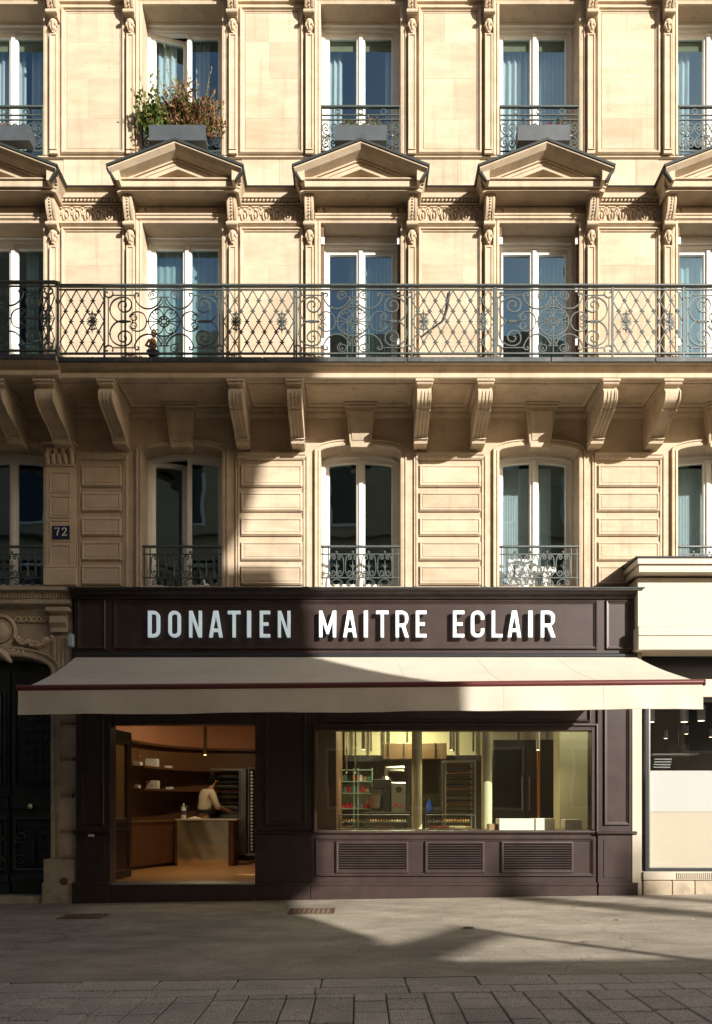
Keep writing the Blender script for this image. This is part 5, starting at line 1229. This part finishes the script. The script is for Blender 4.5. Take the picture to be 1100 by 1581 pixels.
a = MB(); a.box(PX(278, 3.95), PX(291, 3.95), 3.93, 4.0, PZ(1251, 3.95), PZ(1243, 3.95), .01); a.box(PX(283, 3.95), PX(286, 3.95), 3.95, 3.98, 1.03, PZ(1251, 3.95)); a.build('case', M['dark'], t)
for px in (281, 287.5): a = MB(); a.ball((PX(px, 3.92), 3.925, PZ(1247, 3.92)), .022, .01, .022, 8, 5); a.build('button', M['steel'], t)
# bread cabinet, tray trolley
yo = 4.75
def bx(m, px0, px1, py0, py1, y0, y1, bev=.0): m.box(PX(px0, yo), PX(px1, yo), y0, y1, PZ(py1, yo), PZ(py0, yo), bev); return m
t = thing('glass_cabinet', 'steel framed glass cabinet stacked with trays of pastries at right of the person', 'cabinet', (PX(350, yo), yo, ZF))
f = MB()
for r_ in ((325, 380, 1186.5, 1190), (325, 332, 1190.2, 1320), (369, 380, 1190.2, 1320), (332.2, 368.8, 1258, 1264)): bx(f, *r_, yo, yo + .5, .004)
bx(f, 325, 380, 1186.5, 1320, yo + .5, yo + .53); f.build('frame', M['steel'], t)
a = MB(); bx(a, 332.2, 368.8, 1264.2, 1320, yo + .02, yo + .49, .004); a.build('lower_body', M['dark'], t)
a = MB(); bx(a, 369.5, 371.5, 1192, 1255, yo - .03, yo - .001, .004); a.build('door_handle', M['steel'], t)
a = MB(); a.add([(PX(332, yo), yo + .01, PZ(1258, yo)), (PX(369, yo), yo + .01, PZ(1258, yo)), (PX(369, yo), yo + .01, PZ(1190, yo)), (PX(332, yo), yo + .01, PZ(1190, yo))], [(0, 1, 2, 3)]); a.build('pane', M['shopglass'], t)
for j in range(8):
    py = 1199 + 8 * j; z = PZ(py, yo); a = MB(); a.box(PX(333, yo), PX(368, yo), yo + .05, yo + .48, z - .012, z); a.build('tray', M['steel'], t)
    a = MB()
    for i in range(9):
        xx = PX(335, yo) + .045 * i; a.ball((xx, yo + .09, z + .02), .018, .06, .018, 6, 4); a.ball((xx, yo + .25, z + .02), .018, .06, .018, 6, 4)
    tag(a.build('pastries', M[('gold', 'choco', 'creamp', 'pink')[j % 4]], t), kind='stuff')
t = thing('tray_trolley', 'tall trolley with many white tray edges between the cabinet and the door jamb', 'trolley', (PX(388, 4.2), 4.2, ZF)); yo = 4.2
f = MB(); bx(f, 383, 385, 1187, 1318, yo, yo + .03, .003); bx(f, 394, 396, 1187, 1318, yo, yo + .03, .003); bx(f, 383, 396, 1185, 1187, yo, yo + .5); bx(f, 383, 385, 1187, 1318, yo + .47, yo + .5); bx(f, 380, 398, 1318, 1321, yo - .02, yo + .5); f.build('frame', M['steel'], t)
a = MB(); bx(a, 385.2, 393.8, 1189, 1317, yo + .1, yo + .12); a.build('back_sheet', M['dark'], t)
for j in range(24): a = MB(); bx(a, 387, 390.5, 1191 + 5.2 * j, 1194 + 5.2 * j, yo + .01, yo + .09, .003); a.build('tray_edge', M['white'], t)
for px in (382, 395): a = MB(); a.tube([(PX(px, yo), yo + .02, PZ(1326, yo)), (PX(px, yo) + .03, yo + .02, PZ(1326, yo))], .05, 10, sm=False); a.build('wheel', M['dark'], t)

# pendants (lit)
def lamp(x, y, z, e, col=(1, .80, .50), size=.05):
    l = bpy.data.lights.new('shop_and_fill_light', 'AREA'); l.shape = 'DISK'; l.size = size; l.energy = e; l.color = col
    o = bpy.data.objects.new('shop_and_fill_light', l); COL.objects.link(o); o.location = (x, y, z); return o
def pendant(px, y, zb_, L, label, e=2.0, r=.028, mat='gilt'):
    x = PX(px, y); t = thing('pendant_lamp', label, 'lamp', (x, y, 3.3), 'slim tube pendants in the pastry shop')
    a = MB(); a.lathe([(r * .8, zb_), (r, zb_), (r, zb_ + L), (r * .4, zb_ + L + .01)], x, y, 12); a.build('tube', M[mat], t)
    a = MB(); a.tube([(x, y, zb_ + L), (x, y, 3.3)], .004, 4); a.build('cord', M['black'], t)
    a = MB(); a.lathe([(r * .78, zb_ - .002), (0, zb_ - .004)], x, y, 12); a.build('lamp_lens', M['lampglow'], t)
    if e: lp = lamp(x, y, zb_ - .02, e); lp.data.spread = R(150)
pendant(317, 1.6, PZ(1165.5, 1.6), .62, 'slim brass tube pendant hanging in the open doorway', 4.0)
pendant(561.5, 1.5, PZ(1157, 1.5), .5, 'slim white tube pendant left of the round column in the display window', 3.0, .03, 'white'); pendant(697, 1.5, PZ(1158, 1.5), .5, 'slim white tube pendant between the two round columns', 3.0, .03, 'white'); pendant(831, 1.0, PZ(1158, 1.0), .5, 'sunlit slim tube pendant near the pale right wall of the display window', 3.0, .03, 'white')
pendant(535.5, 2.9, PZ(1193, 2.9), .45, 'thin tube pendant at far left of display window', 2.0, .016, 'steel'); pendant(549, 2.9, PZ(1193, 2.9), .45, 'thin tube pendant just right of the farthest left one', 2.0, .016, 'steel')
lamp(-2.7, 3.1, 3.2, 9); lamp(-3.0, 2.2, 3.2, 3); lamp(1.0, 4.4, 3.2, 46, (1, .88, .52), .3); lamp(3.3, .8, 3.28, 9, (1, .93, .68), .2); lamp(0.4, 2.6, 3.25, 24, (1, .88, .55), .2)  # added fill lights under the ceiling, no fixtures, to brighten counter, person and kitchen
# columns and right pier
for px, w_, y, lb in ((644, 16, 1.5, 'left round pale column behind the display window'), (752, 16, 1.0, 'right round pale column behind the display window with a sunlit foot')):
    t = thing('round_column', lb, 'column', (PX(px, y), y, ZF), 'pale columns in the shop'); rr_ = w_ / 2 * (D + y) / F
    a = MB(); a.lathe([(rr_, ZF), (rr_, 3.3)], PX(px, y), y, 24); a.build('shaft', M['plaster'], t); a = MB(); a.lathe([(rr_ + .02, ZF), (rr_ + .02, ZF + .1), (rr_ + .001, ZF + .12)], PX(px, y), y, 24); a.build('base', M['plaster'], t)
t = thing('interior_pier', 'pale cream wall pier at right end of the display window', 'pier', (3.4, 1.5, ZF)); a = MB(); a.box(PX(864, 1.5), 3.89, 1.5, 1.9, ZF, 3.3, .01); a.build('shaft', M['plaster'], t)
t = thing('copper_pipe', 'vertical copper tube glowing in front of the dark fridge', 'pipe', (PX(832, 2.2), 2.2, ZF)); a = MB(); a.tube([(PX(832, 2.2), 2.2, ZF), (PX(832, 2.2), 2.2, 2.5)], .03, 10); a.build('tube', mk('copper', (.75, .32, .16), .25, 1), t)
t = thing('dark_fridge', 'tall dark refrigerator with two doors behind the display window', 'fridge', (PX(810, 3), 3, ZF))
a = MB(); a.box(PX(762, 3), PX(862, 3), 3, 3.7, ZF, PZ(1142, 3), .01); a.build('cabinet', M['dark'], t)
for p0, p1 in ((764, 810.5), (811.5, 860)):
    a = MB(); a.box(PX(p0, 3), PX(p1, 3), 2.96, 2.999, ZF + .1, PZ(1146, 3), .008); q = a.build('fridge_door', M['dark'], t); a = MB(); xx = PX(p1 - 5 if p0 == 764 else p0 + 5, 3); a.tube([(xx, 2.93, 1.2), (xx, 2.93, 1.8)], .012, 6); a.build('handle', M['steel'], q)
t = thing('ceiling_bulkhead', 'pale yellow lit bulkhead with hanging rails above the kitchen', 'bulkhead', (1, 5.4, 2.3))
a = MB(); a.box(-.3, 3.85, 5.4, 5.6, PZ(1166, 5.4), 3.29); a.build('board', M['plaster'], t); a = MB(); a.box(-.3, 3.85, 5.3, 5.399, PZ(1176, 5.4), PZ(1167, 5.4)); a.build('rail', M['dark'], t)
for px in (548, 572, 592, 600, 628, 700, 730, 800): a = MB(); a.box(PX(px, 5.3), PX(px + 2.5, 5.3), 5.3, 5.34, PZ(1160, 5.3), 3.2); a.build('hanging_rod', M['dark'], t)
t = thing('air_duct', 'brown box shaped air duct under the lit bulkhead', 'duct', (PX(625, 4.6), 4.6, PZ(1172, 4.6))); a = MB(); a.box(PX(592, 4.6), PX(690, 4.6), 4.6, 5.1, PZ(1172, 4.6), PZ(1147, 4.6), .01); a.build('casing', mk('brown_duct', (.16, .10, .05), .5), t)
a = MB()
for i in range(4): xx = PX(600 + 24 * i, 4.6); a.box(xx - .01, xx + .01, 4.585, 4.6, PZ(1172, 4.6), PZ(1147, 4.6))
a.build('flange', M['dark'], t)
# kitchen machines
ym = 4.2
def mx(m, a0, a1, b0, b1, y0=None, d=.5, bev=.01): y0 = ym if y0 is None else y0; m.box(PX(a0, ym), PX(a1, ym), y0, y0 + d, PZ(b1, ym), PZ(b0, ym), bev); return m
t = thing('steel_oven', 'grey steel kitchen machine with round black dial behind the display window', 'machine', (PX(615, ym), ym, ZF)); a = MB(); mx(a, 604, 627, 1208, 1330); a.build('housing', M['steel'], t)
a = MB(); a.tube([(PX(616, ym), ym - .03, PZ(1219, ym)), (PX(616, ym), ym, PZ(1219, ym))], .06, 16, sm=False); a.build('dial', M['dark'], t)
a = MB(); mx(a, 609, 614, 1240, 1245, ym - .012, .01, .002); mx(a, 617, 620, 1243, 1247, ym - .012, .01, .002); a.build('red_label', M['red'], t)
t = thing('dough_mixer', 'dark planetary mixer left of the grey machine with round dial', 'mixer', (PX(588, ym), ym, ZF)); a = MB(); mx(a, 576, 603, 1203, 1218); mx(a, 592, 603, 1218.2, 1320); mx(a, 575, 603, 1290, 1330, ym - .1); a.build('stand', M['dark'], t)
a = MB(); a.lathe([(.06, 1.2), (.14, 1.25), (.16, 1.5), (.165, 1.5)], PX(583, ym), ym + .2, 14); a.build('bowl', M['steel'], t)
t = thing('hanging_hood', 'angled steel extraction arm above the mixer', 'hood', (PX(600, ym), ym, 2)); a = MB(); a.tube([(PX(625, ym), ym + .2, PZ(1186, ym)), (PX(598, ym), ym + .2, PZ(1186, ym)), (PX(597, ym), ym + .2, PZ(1206, ym))], .06, 10); a.build('arm', M['steel'], t)
a = MB(); a.lathe([(.13, PZ(1205, ym)), (.04, PZ(1196, ym))], PX(597, ym), ym + .2, 14); a.build('hood_cone', M['steel'], t)
t = thing('storage_shelf', 'pale green kitchen shelving with red packs at left of the display window', 'shelf', (PX(545, ym), 4.6, ZF)); f = MB()
for px in (524, 546, 552, 574): f.box(PX(px, 4.6), PX(px + 2, 4.6), 4.6, 5.0, ZF, PZ(1186, 4.6), .003)
f.build('upright', mk('pale_green_metal', (.26, .36, .28), .5), t)
for py in (1188, 1206, 1224, 1248): a = MB(); a.box(PX(524, 4.6), PX(576, 4.6), 4.59, 5.0, PZ(py + 1.5, 4.6), PZ(py, 4.6)); a.build('shelf_board', mk('pale_green_board', (.26, .36, .28), .5), t)
random.seed(21); PK = [M['red'], M['box'], M['steel'], mk('teal_tin', (.05, .2, .17), .4), M['dark'], M['kraft']]
PN = {'red_petal': 'red', 'white_cardboard': 'white', 'brushed_steel': 'steel', 'teal_tin': 'teal', 'dark_appliance': 'black', 'kraft_label': 'brown'}
ORD = ['leftmost', 'second', 'third', 'fourth', 'fifth', 'sixth', 'seventh', 'eighth', 'ninth', 'tenth', 'eleventh', 'twelfth']
for row, py in enumerate((1206, 1224, 1248)):
    px = 526.5; cnt = 0
    while px < 573:
        w_ = random.uniform(4.5, 7.5); cnt += 1; h_ = random.uniform(5, 11)
        mt = M['red'] if (row == 2 and (px < 545 or px > 560)) else random.choice(PK)
        o = MB(); o.box(PX(px, 4.65), PX(px + w_ - .6, 4.65), 4.63, 4.8, PZ(py, 4.65) + .002, PZ(py - h_, 4.65), .008); tag(o.build('pack', mt, None, origin=(PX(px, 4.65), 4.65, PZ(py, 4.65))), 'small %s pack, %s from the left on the %s pale green kitchen shelf' % (PN[mt.name], ORD[cnt - 1], ('top', 'middle', 'bottom')[row]), 'pack', 'packs on the pale green shelving'); px += w_
t = thing('water_bottle', 'blue translucent bottle beside the left round column', 'bottle', (PX(664, 3.4), 3.4, PZ(1252, 3.4))); a = MB(); zb_ = PZ(1254, 3.4); a.lathe([(.0, zb_), (.06, zb_), (.065, zb_ + .14), (.025, zb_ + .2), (.02, zb_ + .23), (0, zb_ + .235)], PX(664, 3.4), 3.4, 12); a.build('bottle_body', mk('blue_plastic', (.03, .10, .5), .2), t)
t = thing('work_bench', 'dark kitchen bench behind the display window', 'bench', (1, 3.4, ZF)); a = MB(); a.box(PX(560, 3.4), PX(684, 3.4), 3.35, 3.9, PZ(1256, 3.4), PZ(1254.2, 3.4), .004); a.box(PX(562, 3.4), PX(682, 3.4), 3.4, 3.88, ZF, PZ(1256.2, 3.4), .004); a.build('bench_body', M['dark'], t)
t = thing('bread_rack', 'open trolley rack with ten trays of dark pastries between the columns', 'rack', (PX(711, 3), 3, ZF)); f = MB(); yo = 3.0
for px in (687, 733): bx(f, px, px + 2.5, 1176, 1318, yo, yo + .03, .003); bx(f, px, px + 2.5, 1176, 1318, yo + .5, yo + .53, .003)
bx(f, 687, 735.5, 1174, 1177, yo, yo + .53, .004); f.build('frame', M['steel'], t)
for j in range(10):
    z = PZ(1187 + 8.3 * j, yo); a = MB(); a.box(PX(689.6, yo), PX(732.8, yo), yo + .02, yo + .5, z - .012, z); a.build('tray', M['dark'], t); a = MB()
    for i in range(10): xx = PX(691, yo) + .048 * i; a.ball((xx, yo + .07, z + .018), .018, .05, .017, 6, 4); a.ball((xx, yo + .2, z + .018), .018, .05, .017, 6, 4)
    tag(a.build('pastries', M[('choco', 'gold', 'choco')[j % 3]], t), kind='stuff')
# display ledge, glass cases, boxes
a = MB(); a.box(-.33, 3.88, .03, 1.0, .88, .93, .004); a.build('display_ledge', M['wood'], room); a = MB(); a.box(-.33, 3.88, .9, .96, ZF, .879); a.build('display_ledge_front', M['wood'], room)
def case(p0, p1, lb, seed):
    y0 = .45; x0, x1 = PX(p0, y0), PX(p1, y0); t = thing('display_case', lb, 'display case', ((x0 + x1) / 2, y0, .931)); random.seed(seed)
    a = MB(); a.box(x0, x1, y0, y0 + .45, .931, .945, .003); a.box(x0 + .013, x1 - .013, y0 + .24, y0 + .41, 1.035, 1.041); zt_ = PZ(1259, y0); a.box(x0, x1, y0, y0 + .43, zt_, zt_ + .012, .003)
    for xx in (x0, x1 - .012): a.box(xx, xx + .012, y0, y0 + .012, .946, zt_ - .001); a.box(xx, xx + .012, y0 + .42, y0 + .432, .946, zt_ - .001)
    a.build('frame', M['steel'], t)
    g_ = MB(); g_.add([(x0, y0 + .005, .945), (x1, y0 + .005, .945), (x1, y0 + .005, zt_), (x0, y0 + .005, zt_)], [(0, 1, 2, 3)]); g_.build('pane', M['shopglass'], t)
    for fx in (.2, .5, .8): lamp(x0 + (x1 - x0) * fx, y0 + .2, zt_ - .012, .3, (1, .88, .66), .08)
    for zz, oy in ((.946, .05), (1.042, .27)):
        xx = x0 + .03; ms = {}
        while xx < x1 - .04:
            k = random.choice(['choco', 'gold', 'creamp', 'pink', 'gold']); run = random.randint(4, 8)
            mbx = ms.setdefault(k, MB())
            for i in range(run):
                if xx > x1 - .04: break
                for q in range(2 if oy < .1 else 1): mbx.ball((xx, y0 + oy + .045 + .10 * q, zz + .02), .0155, .045, .02, 6, 4)
                xx += .040
        for k, mbx in ms.items(): tag(mbx.build('pastries', M[k], t), kind='stuff')
case(523, 634, 'long glass display case with rows of colourful pastries at left of the window', 4); case(661, 735, 'short glass display case with golden pastries between the columns', 9)
GBX = 'white pastry boxes in the display window'
boxi(771, 826, 1264, 1283.5, .35, .3, 'box', 'pastry_box', 'long white pastry box on the window ledge beside the sunlit column', 'box', GBX); boxi(827, 857, 1263.5, 1283.5, .33, .3, 'box', 'pastry_box', 'square white pastry box right of the long white one', 'box', GBX)
t, x0, x1, z0, z1 = boxi(873, 899, 1265, 1284, .30, .25, 'box', 'pastry_box', 'white pastry box with small grey print at right end of the window ledge', 'box', GBX)
a = MB(); a.tube([(x0 + .07 + .012 * q, .297, (z0 + z1) / 2 + .02 + .004 * math.sin(q * 2.1)) for q in range(9)], .003, 4); a.build('label_print', M['steel'], t)
boxi(755, 769, 1272, 1283.5, .42, .2, 'kraft', 'kraft_box', 'small brown box between the sunlit column and the long white box', 'box')

# ------------------------------------------------------------------ the person behind the brass counter
def skinned(name, verts, edges, mat, parent, sub=2, root=0):
    me = bpy.data.meshes.new(name); me.from_pydata([v[:3] for v in verts], edges, [])
    ob = bpy.data.objects.new(name + '_tmp', me); COL.objects.link(ob); md = ob.modifiers.new('s', 'SKIN'); md.use_smooth_shade = True
    for i, v in enumerate(verts): me.skin_vertices[0].data[i].radius = (v[3], v[4] if len(v) > 4 else v[3]); me.skin_vertices[0].data[i].use_root = (i == root)
    sm_ = ob.modifiers.new('u', 'SUBSURF'); sm_.levels = sub; sm_.render_levels = sub
    dg = bpy.context.evaluated_depsgraph_get(); m2 = bpy.data.meshes.new_from_object(ob.evaluated_get(dg)); COL.objects.unlink(ob); bpy.data.objects.remove(ob)
    m2.materials.clear(); m2.materials.append(mat); m2.name = name
    for p in m2.polygons: p.use_smooth = True
    o = bpy.data.objects.new(name, m2); COL.objects.link(o); o.parent = parent; return o
pr_ = thing('person', 'person in white shirt and black apron seen from behind reaching towards the cabinet', 'person', (PX(314, 4.1), 4.1, ZF)); pr_.rotation_euler.z = R(-52)
V = [(0, 0, .88, .15, .11), (0, .03, 1.06, .135, .10), (0, .10, 1.26, .15, .11), (0, .17, 1.42, .055), (0, .20, 1.49, .072), (0, .225, 1.575, .088), (0, .23, 1.645, .066),
     (.16, .11, 1.345, .062), (.23, .17, 1.09, .046), (.17, .40, 1.00, .032), (.155, .46, .99, .036, .02),
     (-.16, .11, 1.345, .062), (-.22, .22, 1.10, .046), (-.11, .43, 1.03, .032), (-.10, .49, 1.03, .036, .02),
     (.09, 0, .82, .10), (.10, .03, .46, .066), (.10, -.01, .09, .045), (.10, .14, .04, .04), (-.09, 0, .82, .10), (-.10, .03, .46, .066), (-.10, -.01, .09, .045), (-.10, .14, .04, .04)]
Ed = [(0, 1), (1, 2), (2, 3), (3, 4), (4, 5), (5, 6), (2, 7), (7, 8), (8, 9), (9, 10), (2, 11), (11, 12), (12, 13), (13, 14), (0, 15), (15, 16), (16, 17), (17, 18), (0, 19), (19, 20), (20, 21), (21, 22)]
for hand, s in ((10, -1), (14, 1)):                        # five fingers on each hand
    hx, hy, hz = V[hand][:3]
    for q, (fx, L) in enumerate(((-.027, .062), (-.009, .074), (.009, .070), (.027, .055))):
        i = len(V); V.append((hx + fx, hy + .035, hz + .004, .009)); V.append((hx + fx, hy + .035 + L * .5, hz - .006, .0085)); V.append((hx + fx, hy + .03 + L * .85, hz - .032, .007)); Ed += [(hand, i), (i, i + 1), (i + 1, i + 2)]
    i = len(V); V.append((hx + s * .036, hy + .0, hz - .004, .011)); V.append((hx + s * .056, hy + .035, hz - .018, .009)); Ed += [(hand, i), (i, i + 1)]
body = skinned('body', V, Ed, M['skin'], pr_, 1)
SHV = [(0, -.005, .93, .17, .125), (0, .025, 1.07, .158, .122), (0, .095, 1.26, .168, .125), (0, .15, 1.385, .085, .07), (.165, .10, 1.345, .078), (.215, .14, 1.17, .066), (.235, .18, 1.07, .062), (.21, .25, 1.05, .052), (-.165, .10, 1.345, .078), (-.205, .17, 1.18, .066), (-.225, .23, 1.08, .062), (-.19, .30, 1.06, .052)]
sh = skinned('shirt', SHV, [(0, 1), (1, 2), (2, 3), (2, 4), (4, 5), (5, 6), (6, 7), (2, 8), (8, 9), (9, 10), (10, 11)], M['shirt'], pr_, 2)
skinned('trousers', [(0, 0, .93, .185, .145), (.09, 0, .80, .13), (.10, .03, .46, .085), (.10, -.01, .12, .07), (-.09, 0, .80, .13), (-.10, .03, .46, .085), (-.10, -.01, .12, .07)], [(0, 1), (1, 2), (2, 3), (0, 4), (4, 5), (5, 6)], M['apron'], pr_, 2)
def lo(m, name, mat): o = m.build(name, mat, None); o.parent = pr_; return o
a = MB(); a.ball((0, .205, 1.60), .094, .105, .092, 14, 9); a.ball((0, .165, 1.55), .078, .07, .075, 12, 7); a.tube([(0, .225, 1.655), (0, .225, 1.70)], [.086, .080], 14); lo(a, 'hair', M['hair'])
a = MB()
for s in (-1, 1): a.ball((s * .088, .225, 1.56), .012, .02, .03, 8, 5)
a.ball((0, .318, 1.555), .012, .02, .022, 8, 5); lo(a, 'ears_and_nose', M['skin'])
a = MB()
for s in (-1, 1): a.ball((s * .032, .300, 1.58), .013, .010, .008, 8, 5)
lo(a, 'eyes', M['white']); a = MB(); a.tube([(-.022, .306, 1.525), (0, .311, 1.523), (.022, .306, 1.525)], .005, 5); lo(a, 'mouth', M['pink'])
a = MB(); n = 20; vs = []
for z, rx, ry in ((1.02, .168, .132), (.985, .172, .136), (.95, .172, .136)):
    for i in range(n): q = 2 * math.pi * i / n; vs.append((rx * math.cos(q), .012 + ry * math.sin(q), z))
a.add(vs, [[j * n + i, j * n + (i + 1) % n, (j + 1) * n + (i + 1) % n, (j + 1) * n + i] for j in range(2) for i in range(n)], True)
vs = [(x * w_, .15 - .06 * abs(x) ** 2 * 2 + (.03 if z < .6 else 0), z) for z, w_ in ((1.22, .10), (1.0, .17), (.7, .22), (.42, .24)) for x in (-1, -.5, 0, .5, 1)]
a.add(vs, [[j * 5 + i, j * 5 + i + 1, j * 5 + i + 6, j * 5 + i + 5] for j in range(3) for i in range(4)], True)
a.tube([(-.02, -.128, .985), (-.06, -.14, .93), (-.03, -.145, .86)], .012, 5); a.tube([(.02, -.128, .985), (.05, -.14, .93), (.06, -.145, .88)], .012, 5); lo(a, 'apron', M['apron'])

# ================================================================== ACROSS THE STREET (behind the camera: shades, bounces light, shows in the panes)
YO = -15.0
ob = thing('opposite_building', 'tall limestone building across the street with stepped corner', 'building', (0, YO, 0))
OPP = [(-34, -1), (-34, 22.5), (-8.2, 22.5), (-8.2, 17.0), (5.5, 17.0), (8.3, 16.5), (9.2, 15.85), (11.4, 15.45), (11.95, 14.9), (11.78, 14.2), (11.5, 13.45), (11.28, 13.12), (11.32, 13.0), (12.0, 13.0), (12.1, 12.7), (12.3, 12.2), (12.45, 8.5), (10.9, 7.35), (10.1, 6.3), (8.4, 5.65), (8.4, -1)]
a = MB(); a.prism(OPP, 'y', YO, YO - 9); a.build('wall', M['tile'], ob)
def owin(x, z, par, w_=.55, h_=1.0):
    a = MB(); a.frame(x - w_, x + w_, z - h_, z + h_, [(0, YO), (0, YO + .06), (.09, YO + .06), (.09, YO)]); o = a.build('window', M['white'], par)
    a = MB(); a.box(x - w_ + .09, x + w_ - .09, YO - .001, YO + .012, z - h_ + .09, z + h_ - .09); a.build('pane', M['dark'], o)
    return o
for z in (2.2, 5.2, 8.4, 11.6, 14.4, 17.6):
    for i in range(9 if z < 16 else 2): owin(-13.5 + 2.6 * i, z, ob)
a = MB()
for z in (3.8, 7.0, 10.2, 15.6): a.box(-34, 8.2, YO, YO + .25, z, z + .18, .02)
a.build('string_cornice', M['tile'], ob)
low = thing('low_building', 'low flat roofed shop row across the street', 'building', (20, YO, 0))
a = MB(); a.box(8.45, 48, YO - 8, YO, -1, 5.68); a.build('wall', M['tile'], low)
a = MB(); a.prism([(9.0, 5.60), (9.3, 5.60), (11.65, 6.50), (11.65, 6.78), (11.4, 6.68), (9.0, 5.80)], 'y', YO + .02, YO - .1); a.box(11.5, 11.58, YO - .1, YO, 5.6, 6.6); a.build('shadow_strut', M['tile'], low)  # unseen strut added to throw the slanted shadow strip onto the pavement
for i in range(9): owin(11 + 3.2 * i, 3.9, low, .7, .9)
for x, y, z, w_, lb in ((28.2, -30, 17.2, .42, 'slender chimney added across the street to cast a soft shadow'), (29.9, -30, 17.35, .36, 'second slender chimney added farther along to cast a soft shadow')):
    t = thing('shadow_occluder', lb, 'occluder', (x, y, 0)); a = MB(); a.box(x - w_ / 2, x + w_ / 2, y - w_ / 2, y + w_ / 2, -1, z - .5, .02); a.build('shaft', M['tile'], t); a = MB(); a.lathe([(w_ * .3, z - .5), (w_ * .25, z)], x, y, 12); a.build('occluder_top', M['tile'], t)  # unseen shafts added far off for their soft shadow bands on plinth and pavement

# crumbs, leaves and paper bits blown over the pavement
random.seed(77); lt = MB()
for i in range(70):
    x, y = random.uniform(-4.6, 4.6), -.35 - 5.0 * random.random() ** 1.3; L = random.uniform(.006, .022); a0 = random.uniform(0, 6.28)
    p = [(x + L * math.cos(a0 + q) * (1 if j % 2 else .6), y + L * math.sin(a0 + q), gz(x) + .003 + random.uniform(0, .006)) for j, q in enumerate((0, 1.4, 3.0, 4.6))]
    lt.add(p, [(0, 1, 2, 3)])
tag(lt.build('litter', mk('paper_bits', (.5, .46, .38), .9, 0, .8, 9)), 'tiny pale leaf and paper bits scattered over the asphalt pavement', kind='stuff')
for px, py, sz, lb in ((724, 1436, .09, 'dark crumpled leaf lying in the middle of the sunlit asphalt'), (903, 1461, .05, 'small dark leaf on the sunlit asphalt near the shadow line'), (952, 1428, .035, 'dark leaf speck on the asphalt below the neighbouring shop')):
    x, y = gpos(px, py); m = MB(); vs = []
    for j in range(4):
        for i in range(5): vs.append((x + sz * (i / 4 - .5) * (1 + .3 * math.sin(j)), y + sz * (j / 3 - .5) * (.8 + .3 * math.cos(i * 2)), gz(x) + .008 + .012 * random.random()))
    m.add(vs, [[j * 5 + i, j * 5 + i + 1, j * 5 + i + 6, j * 5 + i + 5] for j in range(3) for i in range(4)], True)
    tag(m.build('fallen_leaf', mk('dark_leaf', (.035, .022, .015), .8), None, origin=(x, y, gz(x))), lb, 'leaf', 'dark leaves on the pavement')
